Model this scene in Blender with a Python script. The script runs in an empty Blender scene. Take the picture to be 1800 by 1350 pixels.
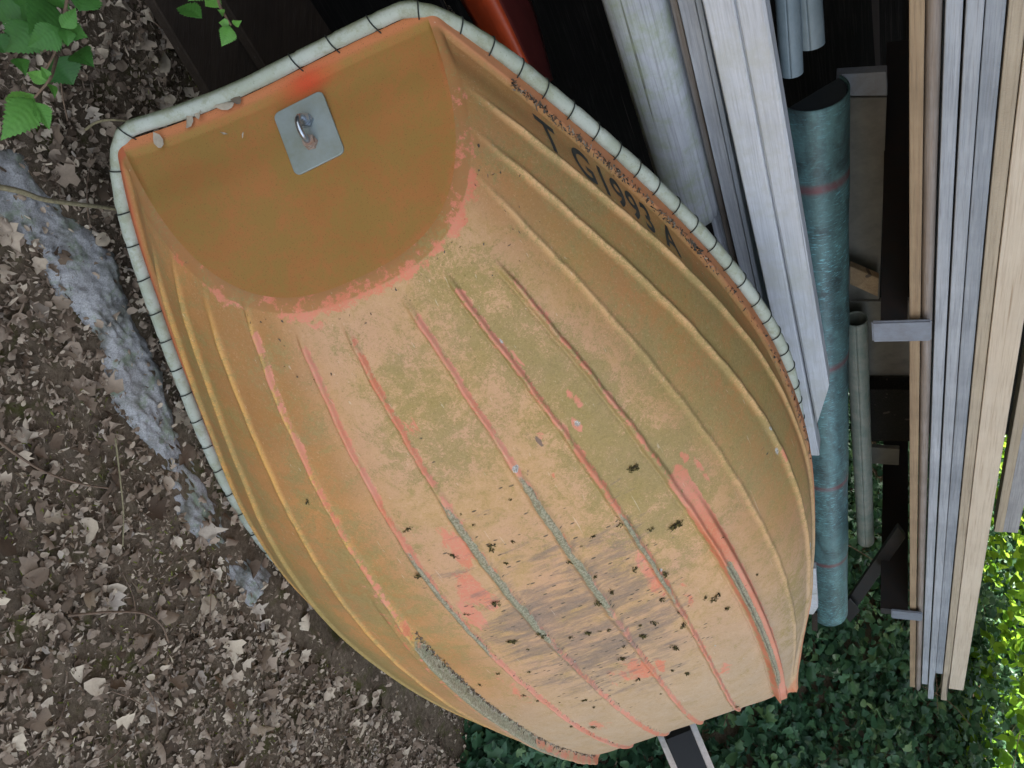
import bpy, bmesh, math, random
import numpy as np
from mathutils import Vector, Matrix

# ------------------------------------------------------------------ camera, world, sun, exposure
SC = bpy.context.scene
COL = SC.collection
F = 1525.8
P = math.atan2(700, F)
FW = np.array([0, math.cos(P), -math.sin(P)])
RT = np.array([1., 0, 0])
UP = np.array([0, math.sin(P), math.cos(P)])
CAM = np.array([0, 0, 1.6])
cd = bpy.data.cameras.new('camera')
cam = bpy.data.objects.new('camera', cd)
COL.objects.link(cam)
SC.camera = cam
cd.sensor_fit = 'HORIZONTAL'
cd.angle = 2 * math.atan(900 / F)
cd.clip_start = 0.02
cd.clip_end = 500
m = Matrix.Identity(4)
for r in range(3):            # the phone was held upright: the stored picture lies on its side
    m[r][0] = UP[r]; m[r][1] = -RT[r]; m[r][2] = -FW[r]; m[r][3] = CAM[r]
cam.matrix_world = m

W = bpy.data.worlds.new("World")
SC.world = W
W.use_nodes = True
nt = W.node_tree
bg = nt.nodes['Background']
sky = nt.nodes.new('ShaderNodeTexSky')
sky.sky_type = 'NISHITA'
sky.sun_disc = False
SUN_EL = math.radians(44)
SUN_AZ = math.radians(-70)      # measured from +Y towards +X: the sun stands behind the shed
sky.sun_elevation = SUN_EL
sky.sun_rotation = SUN_AZ
sky.air_density = 1.0
sky.dust_density = 4.0
sky.ozone_density = 1.0
hs = nt.nodes.new('ShaderNodeHueSaturation')
hs.inputs['Saturation'].default_value = .52
nt.links.new(sky.outputs[0], hs.inputs['Color'])
nt.links.new(hs.outputs[0], bg.inputs[0])
bg.inputs[1].default_value = 0.12
sd = bpy.data.lights.new('sun', 'SUN')
sd.energy = 5.0
sd.angle = math.radians(0.5)
sd.color = (1.0, 0.95, 0.86)
sun = bpy.data.objects.new('sun', sd)
COL.objects.link(sun)
sdir = Vector((math.sin(SUN_AZ) * math.cos(SUN_EL), math.cos(SUN_AZ) * math.cos(SUN_EL), math.sin(SUN_EL)))
sun.rotation_euler = sdir.to_track_quat('Z', 'Y').to_euler()
sun.location = (0, 0, 10)
SC.view_settings.view_transform = 'Standard'
SC.view_settings.look = 'None'
SC.view_settings.exposure = 2.7
SC.view_settings.gamma = 1
SC.render.resolution_x = 1024
SC.render.resolution_y = 768
SC.cycles.max_bounces = 6
SC.cycles.use_denoising = True

rng = np.random.default_rng(7)
random.seed(7)

# ------------------------------------------------------------------ helpers
def ray(x, y):
    """direction through a pixel of the 1800x1350 photograph, unit forward depth"""
    return FW + RT * (y - 675) / F + UP * (x - 900) / F

def at(x, y, depth):
    return CAM + ray(x, y) * depth

def on_z(x, y, z=0.):
    d = ray(x, y)
    return CAM + d * ((z - CAM[2]) / d[2])

DD = np.array([1105., F * math.cos(P) + 700 * math.sin(P), 0]); DD /= np.linalg.norm(DD)   # along the rack
NN = np.array([-DD[1], DD[0], 0])                                                          # into the rack
ZZ = np.array([0, 0, 1.])

def on_n(x, y, n0):
    d = ray(x, y)
    return CAM + d * (n0 / (d @ NN))

def set_props(o, label=None, cat=None, group=None, kind=None):
    if label: o['label'] = label
    if cat: o['category'] = cat
    if group: o['group'] = group
    if kind: o['kind'] = kind
    return o

def mesh_obj(name, verts, faces, mat, parent=None, smooth=False, attrs=None, uv=None):
    me = bpy.data.meshes.new(name)
    verts = np.asarray(verts, float)
    me.from_pydata(verts.tolist(), [], faces if isinstance(faces, list) else faces.tolist())
    if smooth:
        me.polygons.foreach_set('use_smooth', [True] * len(me.polygons))
    if mat: me.materials.append(mat)
    if attrs:
        for k, v in attrs.items():
            a = me.attributes.new(k, 'FLOAT', 'POINT')
            a.data.foreach_set('value', np.asarray(v, dtype=np.float32))
    me.update()
    o = bpy.data.objects.new(name, me)
    COL.objects.link(o)
    if parent is not None: o.parent = parent
    return o

def empty(name, loc=(0, 0, 0), label=None, cat=None, group=None):
    o = bpy.data.objects.new(name, None)
    o.empty_display_size = 0.1
    COL.objects.link(o)
    o.location = loc
    return set_props(o, label, cat, group)

def tube_data(path, r, n=10, closed=False, rfun=None, caps=True, squash=None):
    path = np.asarray(path, float)
    N = len(path)
    tg = np.gradient(path, axis=0)
    if closed:
        tg = np.roll(path, -1, 0) - np.roll(path, 1, 0)
    tg /= np.linalg.norm(tg, axis=1)[:, None] + 1e-12
    ref = np.array([0.13, 0.21, 0.97])
    u = np.cross(tg[0], ref); u /= np.linalg.norm(u)
    V = []
    for i in range(N):
        u = u - tg[i] * (u @ tg[i]); u /= np.linalg.norm(u)
        w = np.cross(tg[i], u)
        rr = r if rfun is None else rfun(i / (N - 1)) * r
        for k in range(n):
            a = 2 * math.pi * k / n
            V.append(path[i] + rr * (math.cos(a) * u + math.sin(a) * w))
    Fc = []
    M = N if closed else N - 1
    for i in range(M):
        for k in range(n):
            a = i * n + k; b = i * n + (k + 1) % n; c = ((i + 1) % N) * n + (k + 1) % n; d = ((i + 1) % N) * n + k
            Fc.append((a, b, c, d))
    if not closed and caps:
        Fc.append(tuple(range(n))[::-1]); Fc.append(tuple((N - 1) * n + k for k in range(n)))
    return np.array(V), Fc

class MB:
    def __init__(s): s.v = []; s.f = []; s.n = 0
    def add(s, V, Fc):
        V = np.asarray(V); s.v.append(V)
        s.f += [tuple(i + s.n for i in q) for q in Fc]; s.n += len(V); return s
    def tube(s, path, r, n=10, **k): return s.add(*tube_data(path, r, n, **k))
    def build(s, name, mat, parent=None, smooth=False): return mesh_obj(name, np.concatenate(s.v), s.f, mat, parent, smooth)

def smoothpath(pts, n=40):
    """Catmull-Rom through the points"""
    pts = [np.asarray(p, float) for p in pts]
    pts = [2 * pts[0] - pts[1]] + pts + [2 * pts[-1] - pts[-2]]
    out = []
    for i in range(1, len(pts) - 2):
        for t in np.linspace(0, 1, max(2, n // (len(pts) - 3)), endpoint=False):
            p0, p1, p2, p3 = pts[i - 1:i + 3]
            out.append(.5 * ((2 * p1) + (-p0 + p2) * t + (2 * p0 - 5 * p1 + 4 * p2 - p3) * t * t + (-p0 + 3 * p1 - 3 * p2 + p3) * t ** 3))
    out.append(pts[-2])
    return np.array(out)

# ------------------------------------------------------------------ node helpers
class NT:
    def __init__(s, name):
        s.m = bpy.data.materials.new(name); s.m.use_nodes = True
        s.t = s.m.node_tree; s.p = s.t.nodes['Principled BSDF']; s.out = s.t.nodes['Material Output']
        s.oc = None
    def n(s, typ, **kw):
        x = s.t.nodes.new(typ)
        for k, v in kw.items(): setattr(x, k, v)
        return x
    def l(s, a, b): s.t.links.new(a, b)
    def obj(s):
        if s.oc is None: s.oc = s.n('ShaderNodeTexCoord').outputs['Object']
        return s.oc
    def mapped(s, scale=(1, 1, 1), rot=(0, 0, 0), loc=(0, 0, 0), src=None):
        x = s.n('ShaderNodeMapping'); s.l(src or s.obj(), x.inputs[0])
        x.inputs[1].default_value = loc; x.inputs[2].default_value = rot; x.inputs[3].default_value = scale
        return x.outputs[0]
    def noise(s, scale, detail=6, rough=.6, src=None, dist=0):
        x = s.n('ShaderNodeTexNoise'); s.l(src or s.obj(), x.inputs['Vector'])
        x.inputs['Scale'].default_value = scale; x.inputs['Detail'].default_value = detail
        x.inputs['Roughness'].default_value = rough; x.inputs['Distortion'].default_value = dist
        return x.outputs[0]
    def vor(s, scale, src=None, feature='F1', out=0):
        x = s.n('ShaderNodeTexVoronoi', feature=feature); s.l(src or s.obj(), x.inputs['Vector']); x.inputs['Scale'].default_value = scale
        return x.outputs[out]
    def ramp(s, fac, stops, interp='LINEAR'):
        x = s.n('ShaderNodeValToRGB'); x.color_ramp.interpolation = interp
        e = x.color_ramp.elements
        while len(e) < len(stops): e.new(.5)
        for q, (p, c) in zip(e, stops):
            q.position = p; q.color = (c, c, c, 1) if np.ndim(c) == 0 else (*c, 1)
        s.l(fac, x.inputs[0]); return x.outputs[0]
    def mix(s, fac, a, b, mode='MIX'):
        x = s.n('ShaderNodeMix', data_type='RGBA', blend_type=mode)
        for v, i in ((fac, 0), (a, 6), (b, 7)):
            if isinstance(v, (int, float)): x.inputs[i].default_value = v if i == 0 else (v, v, v, 1)
            elif isinstance(v, tuple): x.inputs[i].default_value = (*v, 1)
            else: s.l(v, x.inputs[i])
        return x.outputs[2]
    def math(s, op, a, b=0., c=None, clamp=False):
        x = s.n('ShaderNodeMath', operation=op, use_clamp=clamp)
        for i, v in enumerate((a, b) if c is None else (a, b, c)):
            if isinstance(v, (int, float)): x.inputs[i].default_value = v
            else: s.l(v, x.inputs[i])
        return x.outputs[0]
    def attr(s, name):
        x = s.n('ShaderNodeAttribute', attribute_name=name); return x.outputs['Fac']
    def bump(s, h, strength=.3, dist=.002, prev=None):
        x = s.n('ShaderNodeBump'); x.inputs['Strength'].default_value = strength; x.inputs['Distance'].default_value = dist
        s.l(h, x.inputs['Height'])
        if prev is not None: s.l(prev, x.inputs['Normal'])
        return x.outputs[0]
    def done(s, col=None, rough=.7, normal=None, metal=None, spec=None):
        for v, k in ((col, 'Base Color'), (rough, 'Roughness'), (metal, 'Metallic'), (spec, 'Specular IOR Level')):
            if v is None: continue
            if isinstance(v, tuple): s.p.inputs[k].default_value = (*v, 1)
            elif isinstance(v, (int, float)): s.p.inputs[k].default_value = v
            else: s.l(v, s.p.inputs[k])
        if normal is not None: s.l(normal, s.p.inputs['Normal'])
        return s.m

# ------------------------------------------------------------------ materials
def mat_hull():
    q = NT('weathered_gelcoat')
    s_ = q.attr('s'); t_ = q.attr('t'); rib = q.attr('rib'); lich = q.attr('lich'); flg = q.attr('flange')
    zred = q.attr('zred'); zgold = q.attr('zgold'); zolive = q.attr('zolive'); zbow = q.attr('zbow'); zside = q.attr('zside'); mw = q.attr('mildew')
    hair = q.noise(210, 8, .8, dist=1.2)
    fine = q.noise(80, 9, .8, dist=.8)
    med = q.noise(15, 9, .75, dist=.6)
    big = q.noise(3.4, 6, .6)
    big2 = q.noise(5.5, 6, .65, src=q.mapped(loc=(3.1, 1.7, .4)))
    mix3 = q.math('ADD', q.math('MULTIPLY', fine, .5), q.math('MULTIPLY', med, .5))
    # paint film: chalky tan in the middle, golden on the lower flank, brown orange on the upper one, grey beige at the bow
    mid = q.mix(q.ramp(mix3, [(.42, 0.), (.58, 1.)]), (.57, .335, .165), (.44, .265, .095))
    mid = q.mix(q.ramp(big2, [(.45, 0.), (.6, .7)]), mid, (.60, .325, .175))
    gold = q.mix(q.ramp(big, [(.4, 0.), (.62, 1.)]), (.50, .225, .065), (.39, .175, .045))
    upper = q.mix(q.ramp(big, [(.38, 0.), (.62, 1.)]), (.44, .19, .055), (.38, .20, .055))
    bowc = q.mix(q.ramp(mix3, [(.42, 0.), (.6, 1.)]), (.48, .345, .22), (.43, .28, .14))
    base = q.mix(zgold, mid, gold)
    base = q.mix(zside, base, upper)
    base = q.mix(zbow, base, bowc)
    base = q.mix(q.attr('zstern'), base, q.mix(q.ramp(big, [(.35, 0.), (.65, 1.)]), (.40, .165, .05), (.34, .155, .042)))
    # rubbed pale crests of the flank ribs
    base = q.mix(q.math('MULTIPLY', rib, q.math('MULTIPLY', q.math('MAXIMUM', zside, zgold), .9)), base, q.mix(zgold, (.74, .45, .20), (.72, .38, .09)))
    # olive algae in fine scratchy mottles
    alg = q.math('ADD', q.math('MULTIPLY', hair, .35), q.math('ADD', q.math('MULTIPLY', fine, .3), q.math('MULTIPLY', med, .35)))
    al = q.math('ADD', alg, q.math('MULTIPLY', q.math('SUBTRACT', q.math('ADD', zolive, q.math('MULTIPLY', big2, .6)), .62), .16))
    base = q.mix(q.math('MULTIPLY', q.ramp(al, [(.495, 0.), (.535, .8), (.6, 1.)]), .88), base, q.mix(q.ramp(fine, [(.4, 0.), (.6, 1.)]), (.235, .185, .045), (.34, .25, .08)))
    # dark grime pinpricks everywhere
    base = q.mix(q.ramp(hair, [(.55, 0.), (.66, .6)]), base, (.17, .11, .045))
    base = q.mix(q.ramp(hair, [(.36, .35), (.46, 0.)]), base, q.mix(q.attr('zstern'), (.72, .48, .28), (.45, .20, .06)))
    # salmon red where the film is rubbed off
    r1 = q.noise(11, 10, .78, src=q.mapped(scale=(.6, 1.2, 1), loc=(5, 2, 1)), dist=.9)
    rr1 = q.math('ADD', r1, q.math('MULTIPLY', q.math('SUBTRACT', zred, .5), .42))
    red = q.ramp(rr1, [(.53, 0.), (.57, 1.)])
    rr = q.math('ADD', q.noise(26, 7, .75), q.math('MULTIPLY', q.math('SUBTRACT', q.attr('redrib'), .5), .36))
    red2 = q.math('MULTIPLY', q.ramp(rr, [(.52, 0.), (.58, 1.)]), q.math('GREATER_THAN', q.attr('redrib'), .05))
    er = q.math('ADD', q.noise(20, 8, .75, src=q.mapped(loc=(2, 2, 2))), q.math('MULTIPLY', q.math('SUBTRACT', q.attr('edge'), .5), .30))
    er = q.math('MULTIPLY', q.ramp(er, [(.53, 0.), (.58, 1.)]), q.math('GREATER_THAN', q.attr('edge'), .08))
    red = q.math('MAXIMUM', q.math('MAXIMUM', red, red2), er)
    red = q.math('MULTIPLY', red, q.ramp(q.math('ADD', q.math('MULTIPLY', hair, .6), q.math('MULTIPLY', fine, .4)), [(.42, .2), (.5, .88)]))
    base = q.mix(red, base, q.mix(q.ramp(big, [(.4, 0.), (.6, 1.)]), (.66, .17, .085), (.72, .25, .17)))
    # mildew: violet grey smears running down the hull
    m1 = q.noise(34, 10, .82, src=q.mapped(scale=(1.2, .25, 1), loc=(1, 4, 0)), dist=.5)
    m2 = q.noise(12, 6, .7, src=q.mapped(scale=(1.3, .45, 1), loc=(4, 4, 0)))
    ms = q.math('ADD', q.math('ADD', q.math('MULTIPLY', m1, .6), q.math('MULTIPLY', m2, .4)), q.math('MULTIPLY', q.math('SUBTRACT', mw, .5), .20))
    base = q.mix(q.math('MULTIPLY', q.ramp(ms, [(.535, 0.), (.59, .6), (.67, 1.)]), .82), base, q.mix(q.ramp(fine, [(.45, 0.), (.6, 1.)]), (.13, .095, .08), (.25, .18, .14)))
    # black flecks
    fl = q.n('ShaderNodeTexVoronoi', feature='F1'); fl.inputs['Scale'].default_value = 62; fl.inputs['Randomness'].default_value = 1
    q.l(q.mapped(scale=(1, .42, .6)), fl.inputs['Vector'])
    fm = q.math('MULTIPLY', q.ramp(fl.outputs[0], [(.13, 1.), (.19, 0.)]), q.ramp(q.math('ADD', q.noise(9, 4, .6, src=q.mapped(loc=(9, 1, 3))), q.math('MULTIPLY', q.math('SUBTRACT', mw, .5), .28)), [(.52, 0.), (.56, 1.)]))
    base = q.mix(q.math('MULTIPLY', fm, .9), base, (.035, .028, .018))
    # lichen on the worn keel strips
    lc = q.mix(q.ramp(q.noise(170, 5, .8), [(.42, 0.), (.6, 1.)]), (.13, .14, .075), (.37, .37, .25))
    lf = q.math('ADD', lich, q.math('MULTIPLY', q.math('SUBTRACT', q.noise(55, 8, .8, src=q.mapped(scale=(.5, 1, 1))), .5), 2.2))
    base = q.mix(q.math('MULTIPLY', q.ramp(lf, [(.45, 0.), (.7, .9)]), q.math('GREATER_THAN', lich, .08)), base, lc)
    # rim flange keeps its orange
    base = q.mix(q.math('MULTIPLY', flg, q.ramp(med, [(.3, .95), (.7, .5)])), base, q.mix(q.math('LESS_THAN', t_, 0.), (.60, .22, .10), (.52, .09, .035)))
    base = q.mix(q.attr('bow'), base, (.28, .30, .24))
    # chipped pale gelcoat and scratches
    base = q.mix(q.ramp(q.math('ADD', q.attr('gouge'), q.math('MULTIPLY', q.math('SUBTRACT', fine, .5), 1.2)), [(.3, 0.), (.5, .8)]), base, (.12, .08, .075))
    base = q.mix(q.ramp(q.math('ADD', q.attr('chip'), q.math('MULTIPLY', q.math('SUBTRACT', fine, .5), 1.6)), [(.45, 0.), (.5, .95)]), base, q.mix(q.ramp(hair, [(.45, 0.), (.55, 1.)]), (.62, .62, .56), (.22, .2, .17)))
    sc = q.ramp(q.noise(30, 4, .5, src=q.mapped(scale=(.15, 6, 6), rot=(0, 0, .7))), [(.70, 0.), (.74, .35)])
    base = q.mix(sc, base, (.8, .68, .5))
    base = q.mix(q.ramp(big2, [(.35, .10), (.65, .24)]), base, (.22, .19, .135))
    b = q.bump(mix3, .35, .0015)
    b = q.bump(hair, .35, .0007, b)
    b = q.bump(lich, .5, .0015, b)
    rough = q.mix(fine, .6, .9)
    return q.done(base, rough, b, spec=.25)

def mat_transom():
    q = NT('transom_gelcoat')
    fine = q.noise(120, 9, .8, dist=1.); med = q.noise(14, 9, .75, dist=.5); big = q.noise(4.2, 4, .55)
    base = q.mix(q.ramp(big, [(.35, 0.), (.65, 1.)]), (.40, .165, .05), (.34, .155, .042))
    base = q.mix(q.math('MULTIPLY', q.ramp(q.math('ADD', q.math('MULTIPLY', fine, .5), q.math('MULTIPLY', med, .6)), [(.5, 0.), (.6, 1.)]), .6), base, (.27, .19, .045))
    ed = q.attr('edge')
    r = q.math('MULTIPLY', ed, q.ramp(q.noise(16, 7, .7), [(.46, 0.), (.58, 1.)]))
    base = q.mix(q.math('MULTIPLY', r, .8), base, (.60, .16, .07))
    base = q.mix(q.attr('flange'), base, (.60, .21, .09))
    base = q.mix(q.attr('scuff'), base, (.60, .07, .025))
    sp = q.ramp(q.noise(420, 2, .5), [(.6, 0.), (.72, .6)])
    base = q.mix(sp, base, (.15, .08, .03))
    return q.done(base, .75, q.bump(fine, .25, .001), spec=.25)

def mat_plain(name, col, rough=.6, metal=0, var=.25, scale=30, bump=.2, bd=.001, col2=None, spec=None):
    q = NT(name)
    n = q.noise(scale, 7, .7)
    c2 = col2 or tuple(c * (1 - var) for c in col)
    c = q.mix(q.ramp(n, [(.35, 0.), (.65, 1.)]), col, c2)
    return q.done(c, rough, q.bump(n, bump, bd), metal=metal, spec=spec)

def mat_wood(name, a, b, dark=(.06, .05, .045), grain=1., knots=True, saw=0., stain=None, soft=.5):
    """long grain along object X"""
    q = NT(name)
    g1 = q.noise(55 * grain, 8, .75, src=q.mapped(scale=(.035, 1, 1)), dist=.25)
    g2 = q.noise(260 * grain, 5, .7, src=q.mapped(scale=(.02, 1, 1)))
    bl = q.noise(5, 5, .6)
    c = q.mix(q.ramp(g1, [(.35, 0.), (.65, 1.)]), a, b)
    c = q.mix(q.math('MULTIPLY', q.ramp(g2, [(.5, 0.), (.7, 1.)]), .45), c, dark)
    c = q.mix(q.math('MULTIPLY', q.ramp(bl, [(.42, 0.), (.7, 1.)]), soft), c, tuple(x * .55 for x in b))
    cr = q.ramp(q.noise(24, 3, .5, src=q.mapped(scale=(.02, 1, 1), loc=(1, 2, 3))), [(.66, 0.), (.675, 1.)])
    c = q.mix(q.math('MULTIPLY', cr, .8), c, dark)
    if knots:
        v = q.vor(2.3, src=q.mapped(scale=(1, 3.2, 3.2), loc=(.3, .2, .1)))
        c = q.mix(q.ramp(v, [(.05, .85), (.1, 0.)]), c, (.10, .065, .045))
    if stain:
        c = q.mix(q.math('MULTIPLY', q.ramp(q.noise(9, 7, .7, src=q.mapped(loc=(7, 7, 7))), [(.45, 0.), (.62, 1.)]), .7), c, stain)
    h = q.math('ADD', g1, q.math('MULTIPLY', g2, .6))
    nb = q.bump(h, .8, .0022)
    if saw:
        w = q.n('ShaderNodeTexWave'); w.wave_type = 'BANDS'; w.bands_direction = 'X'
        q.l(q.mapped(scale=(1, .35, .35), rot=(0, .25, .3)), w.inputs[0]); w.inputs[1].default_value = saw; w.inputs[2].default_value = 1.5; w.inputs[3].default_value = 2
        nb = q.bump(w.outputs[1], .22, .0012, nb)
    return q.done(c, .85, nb, spec=.2)

def mat_leaf(name, cols, rough=.6, trans=0., vein=False, spec=.3):
    q = NT(name)
    r = q.attr('tint')
    k = len(cols)
    c = q.ramp(r, [(i / (k - 1), cc) for i, cc in enumerate(cols)])
    n = q.noise(140, 5, .7)
    c = q.mix(q.math('MULTIPLY', q.ramp(n, [(.4, 0.), (.7, 1.)]), .4), c, q.mix(.5, c, 0.02))
    q.done(c, rough, q.bump(n, .3, .0006), spec=spec)
    if trans:
        tr = q.n('ShaderNodeBsdfTranslucent'); q.l(c, tr.inputs[0])
        mx = q.n('ShaderNodeMixShader'); mx.inputs[0].default_value = trans
        q.l(q.p.outputs[0], mx.inputs[1]); q.l(tr.outputs[0], mx.inputs[2]); q.l(mx.outputs[0], q.out.inputs[0])
    return q.m

def mat_ground():
    q = NT('soil')
    a = q.noise(60, 9, .8); b = q.noise(3.2, 5, .6); c_ = q.noise(12, 6, .7)
    c = q.mix(q.ramp(a, [(.35, 0.), (.68, 1.)]), (.07, .05, .032), (.20, .155, .105))
    c = q.mix(q.math('MULTIPLY', q.ramp(c_, [(.52, 0.), (.64, 1.)]), q.ramp(b, [(.42, 0.), (.55, .8)])), c, (.06, .065, .012))
    return q.done(c, .95, q.bump(a, .8, .006), spec=.1)

def mat_concrete():
    q = NT('old_concrete')
    a = q.noise(260, 7, .8); b = q.noise(7, 6, .65); g = q.noise(16, 7, .7, src=q.mapped(loc=(3, 3, 3)))
    c = q.mix(q.ramp(a, [(.4, 0.), (.6, 1.)]), (.25, .247, .235), (.43, .425, .41))
    c = q.mix(q.ramp(b, [(.5, 0.), (.62, .8)]), c, (.12, .12, .085))
    c = q.mix(q.ramp(g, [(.52, 0.), (.62, .75)]), c, (.20, .24, .15))
    v = q.vor(90)
    h = q.math('ADD', a, q.math('MULTIPLY', v, .5))
    return q.done(c, .92, q.bump(h, .6, .0025), spec=.15)

def mat_tube():
    q = NT('fender_tube_skin')
    n = q.noise(9, 6, .65); f = q.noise(180, 6, .8)
    c = q.mix(q.ramp(n, [(.4, 0.), (.65, 1.)]), (.44, .47, .40), (.33, .36, .27))
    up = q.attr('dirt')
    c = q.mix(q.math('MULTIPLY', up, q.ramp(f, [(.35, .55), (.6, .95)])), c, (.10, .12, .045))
    c = q.mix(q.ramp(f, [(.58, 0.), (.68, .6)]), c, (.12, .12, .08))
    c = q.mix(q.ramp(q.noise(28, 6, .75), [(.5, 0.), (.62, .6)]), c, (.26, .27, .17))
    return q.done(c, .8, q.bump(f, .5, .001), spec=.2)

def mat_copper():
    q = NT('green_copper')
    a = q.noise(12, 8, .75, src=q.mapped(scale=(.6, 1, 1)), dist=.6); b = q.noise(70, 6, .75, src=q.mapped(scale=(2.5, .6, .6))); d = q.noise(3, 4, .5)
    c = q.mix(q.ramp(a, [(.35, 0.), (.6, 1.)]), (.04, .06, .062), (.10, .19, .19))
    c = q.mix(q.math('MULTIPLY', q.ramp(b, [(.54, 0.), (.62, 1.)]), q.ramp(d, [(.4, .15), (.6, .85)])), c, (.20, .50, .55))
    c = q.mix(q.ramp(b, [(.28, .6), (.4, 0.)]), c, (.05, .055, .05))
    band = q.attr('band')
    c = q.mix(q.math('MULTIPLY', band, q.ramp(a, [(.3, 1.), (.7, .6)])), c, (.17, .05, .055))
    return q.done(c, q.mix(a, .35, .6), q.bump(b, .3, .002), metal=.25, spec=.5)

M = {}
M['hull'] = mat_hull()
M['transom'] = mat_transom()
M['tube'] = mat_tube()
M['cord'] = mat_plain('dark_cord', (.022, .028, .022), .8, scale=200)
M['paint_text'] = mat_plain('black_lettering', (.018, .022, .022), .55, scale=90, col2=(.04, .04, .03))
M['plate'] = mat_plain('galvanised_plate', (.30, .35, .35), .5, metal=.35, scale=12, col2=(.24, .27, .22), bump=.1)
M['steel'] = mat_plain('bright_steel', (.42, .46, .50), .28, metal=.9, scale=60, bump=.1)
M['rust'] = mat_plain('rusty_nut', (.30, .16, .10), .7, metal=.4, scale=90, col2=(.42, .36, .30))
M['moss'] = mat_leaf('moss', [(.025, .018, .008), (.06, .045, .014), (.13, .11, .03)], .9)
M['debris'] = mat_leaf('leaf_debris', [(.05, .04, .03), (.17, .13, .09), (.42, .36, .27)], .85)
M['ground'] = mat_ground()
M['concrete'] = mat_concrete()
M['copper'] = mat_copper()
M['alu'] = mat_plain('aluminium', (.84, .85, .86), .45, metal=.0, scale=40, bump=.08)
M['black'] = mat_plain('black_rubber', (.008, .009, .010), .8, scale=40)
M['rack'] = mat_plain('dark_rack_steel', (.012, .013, .014), .6, metal=.2, scale=25, col2=(.022, .014, .012))
M['hollow'] = mat_plain('dark_hollow', (.030, .036, .040), .7, scale=20)  # shade of the pipe's inside, put into a dark colour
M['plate_grey'] = mat_plain('grey_paint_steel', (.19, .22, .27), .55, metal=.15, scale=25, col2=(.15, .16, .19))
M['w_tan'] = mat_wood('tan_timber', (.36, .27, .17), (.27, .19, .12), knots=False)
M['w_fresh'] = mat_wood('pale_timber', (.63, .56, .46), (.56, .48, .38), knots=True, saw=14, dark=(.25, .16, .09), soft=.2)
M['w_tan2'] = mat_wood('sawn_timber', (.48, .42, .33), (.38, .32, .24), knots=False, saw=60, soft=.3)
M['w_grey'] = mat_wood('grey_timber', (.44, .47, .51), (.29, .32, .36), knots=False, soft=.4)
M['w_grey2'] = mat_wood('grey_sawn_timber', (.36, .39, .43), (.23, .26, .30), knots=False, saw=90)
M['w_brown'] = mat_wood('round_brown_timber', (.33, .30, .28), (.24, .19, .15), knots=False, grain=1.4)
M['w_white'] = mat_wood('whitened_beam', (.60, .61, .63), (.47, .48, .50), dark=(.22, .21, .20), knots=True, soft=.25, stain=(.44, .44, .40))
M['w_board'] = mat_wood('weathered_board', (.43, .44, .46), (.29, .30, .32), knots=True)
M['w_log'] = mat_wood('lichen_pole', (.50, .51, .52), (.36, .37, .39), knots=True, stain=(.27, .31, .18), grain=.6)
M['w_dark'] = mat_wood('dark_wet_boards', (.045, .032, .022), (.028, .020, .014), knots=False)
M['w_black'] = mat_wood('shade_black_boards', (.010, .009, .008), (.006, .006, .005), knots=False)  # near-black tone carries the shade of the rack interior; also colours the dark beam
M['litter'] = mat_leaf('dead_leaves', [(.07, .046, .028), (.15, .105, .068), (.25, .185, .128), (.34, .265, .19), (.50, .41, .29), (.30, .255, .21)], .85)
M['ivy'] = mat_leaf('ivy_leaves', [(.022, .062, .030), (.042, .112, .052), (.07, .16, .070), (.15, .24, .085)], .45, trans=.2)
M['bush'] = mat_leaf('lit_bush', [(.10, .22, .02), (.22, .38, .03), (.38, .54, .05)], .7, trans=.5, spec=.12)  # leaf colours brightened to carry some of the sunlight
M['bramble'] = mat_leaf('bramble_leaves', [(.03, .11, .022), (.07, .21, .035), (.14, .34, .06)], .5, trans=.25)
M['mossg'] = mat_leaf('ground_moss', [(.06, .07, .008), (.12, .135, .014), (.20, .24, .028)], .95)
M['twig'] = mat_plain('twig_bark', (.17, .11, .065), .85, scale=90, col2=(.09, .06, .04))
M['rope'] = mat_plain('old_rope', (.26, .22, .12), .9, scale=160, col2=(.13, .11, .06))
M['orange2'] = mat_plain('bright_orange_gelcoat', (.55, .075, .02), .4, scale=20, col2=(.42, .06, .02))
M['redbrown'] = mat_plain('dark_red_gelcoat', (.13, .022, .018), .5, scale=20)
M['tarp'] = mat_plain('dark_blue_tarpaulin', (.012, .022, .032), .6, scale=12)
M['panel'] = mat_plain('grey_board', (.16, .155, .14), .85, scale=14, col2=(.11, .11, .10))
M['pipe_grey'] = mat_plain('grey_zinc_pipe', (.17, .21, .23), .6, metal=.1, scale=14, col2=(.12, .16, .18))
M['pipe_old'] = mat_plain('mottled_old_pipe', (.14, .19, .17), .6, metal=.1, scale=16, col2=(.26, .27, .24))
M['tin'] = mat_plain('shade_roof_sheet', (.10, .10, .10), .6, scale=8)

# ------------------------------------------------------------------ THE BOAT
BM = np.array([[0.6512, 0.38309, -0.65511], [0.75293, -0.21808, 0.62091], [0.095, -0.8976, -0.43046]])   # boat axes in the world
BT = np.array([-0.08823, 1.32288, 0.71716])
HB = dict(L=2.311, B=[0.3225, 0.6557, 0.7243, 0.5867, 0.4202], zg=[0.3913, 0.3112, 0.2796, 0.2403, 0.2213], zk=[0.0931, -0.0393, -0.0308, 0.0357, 0.2241],
          n=[3.164, 2.8424, 3.62], pm=[1.3562, 1.1014, 1.4238], rake=0.8703, rakeq=-0.0312, brake=0.0223, fl=-0.0631)
RA = [0.8174, 0.69, 0.5477, 0.354, 0.1777, 0.0453]; RB = [0.1002, -0.0604, -0.4418, -0.2754, -0.0761, -0.0083]; RC = [0.0568, 0.2031, 0.7103, 0.4295, 0.08, -0.0148]

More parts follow.
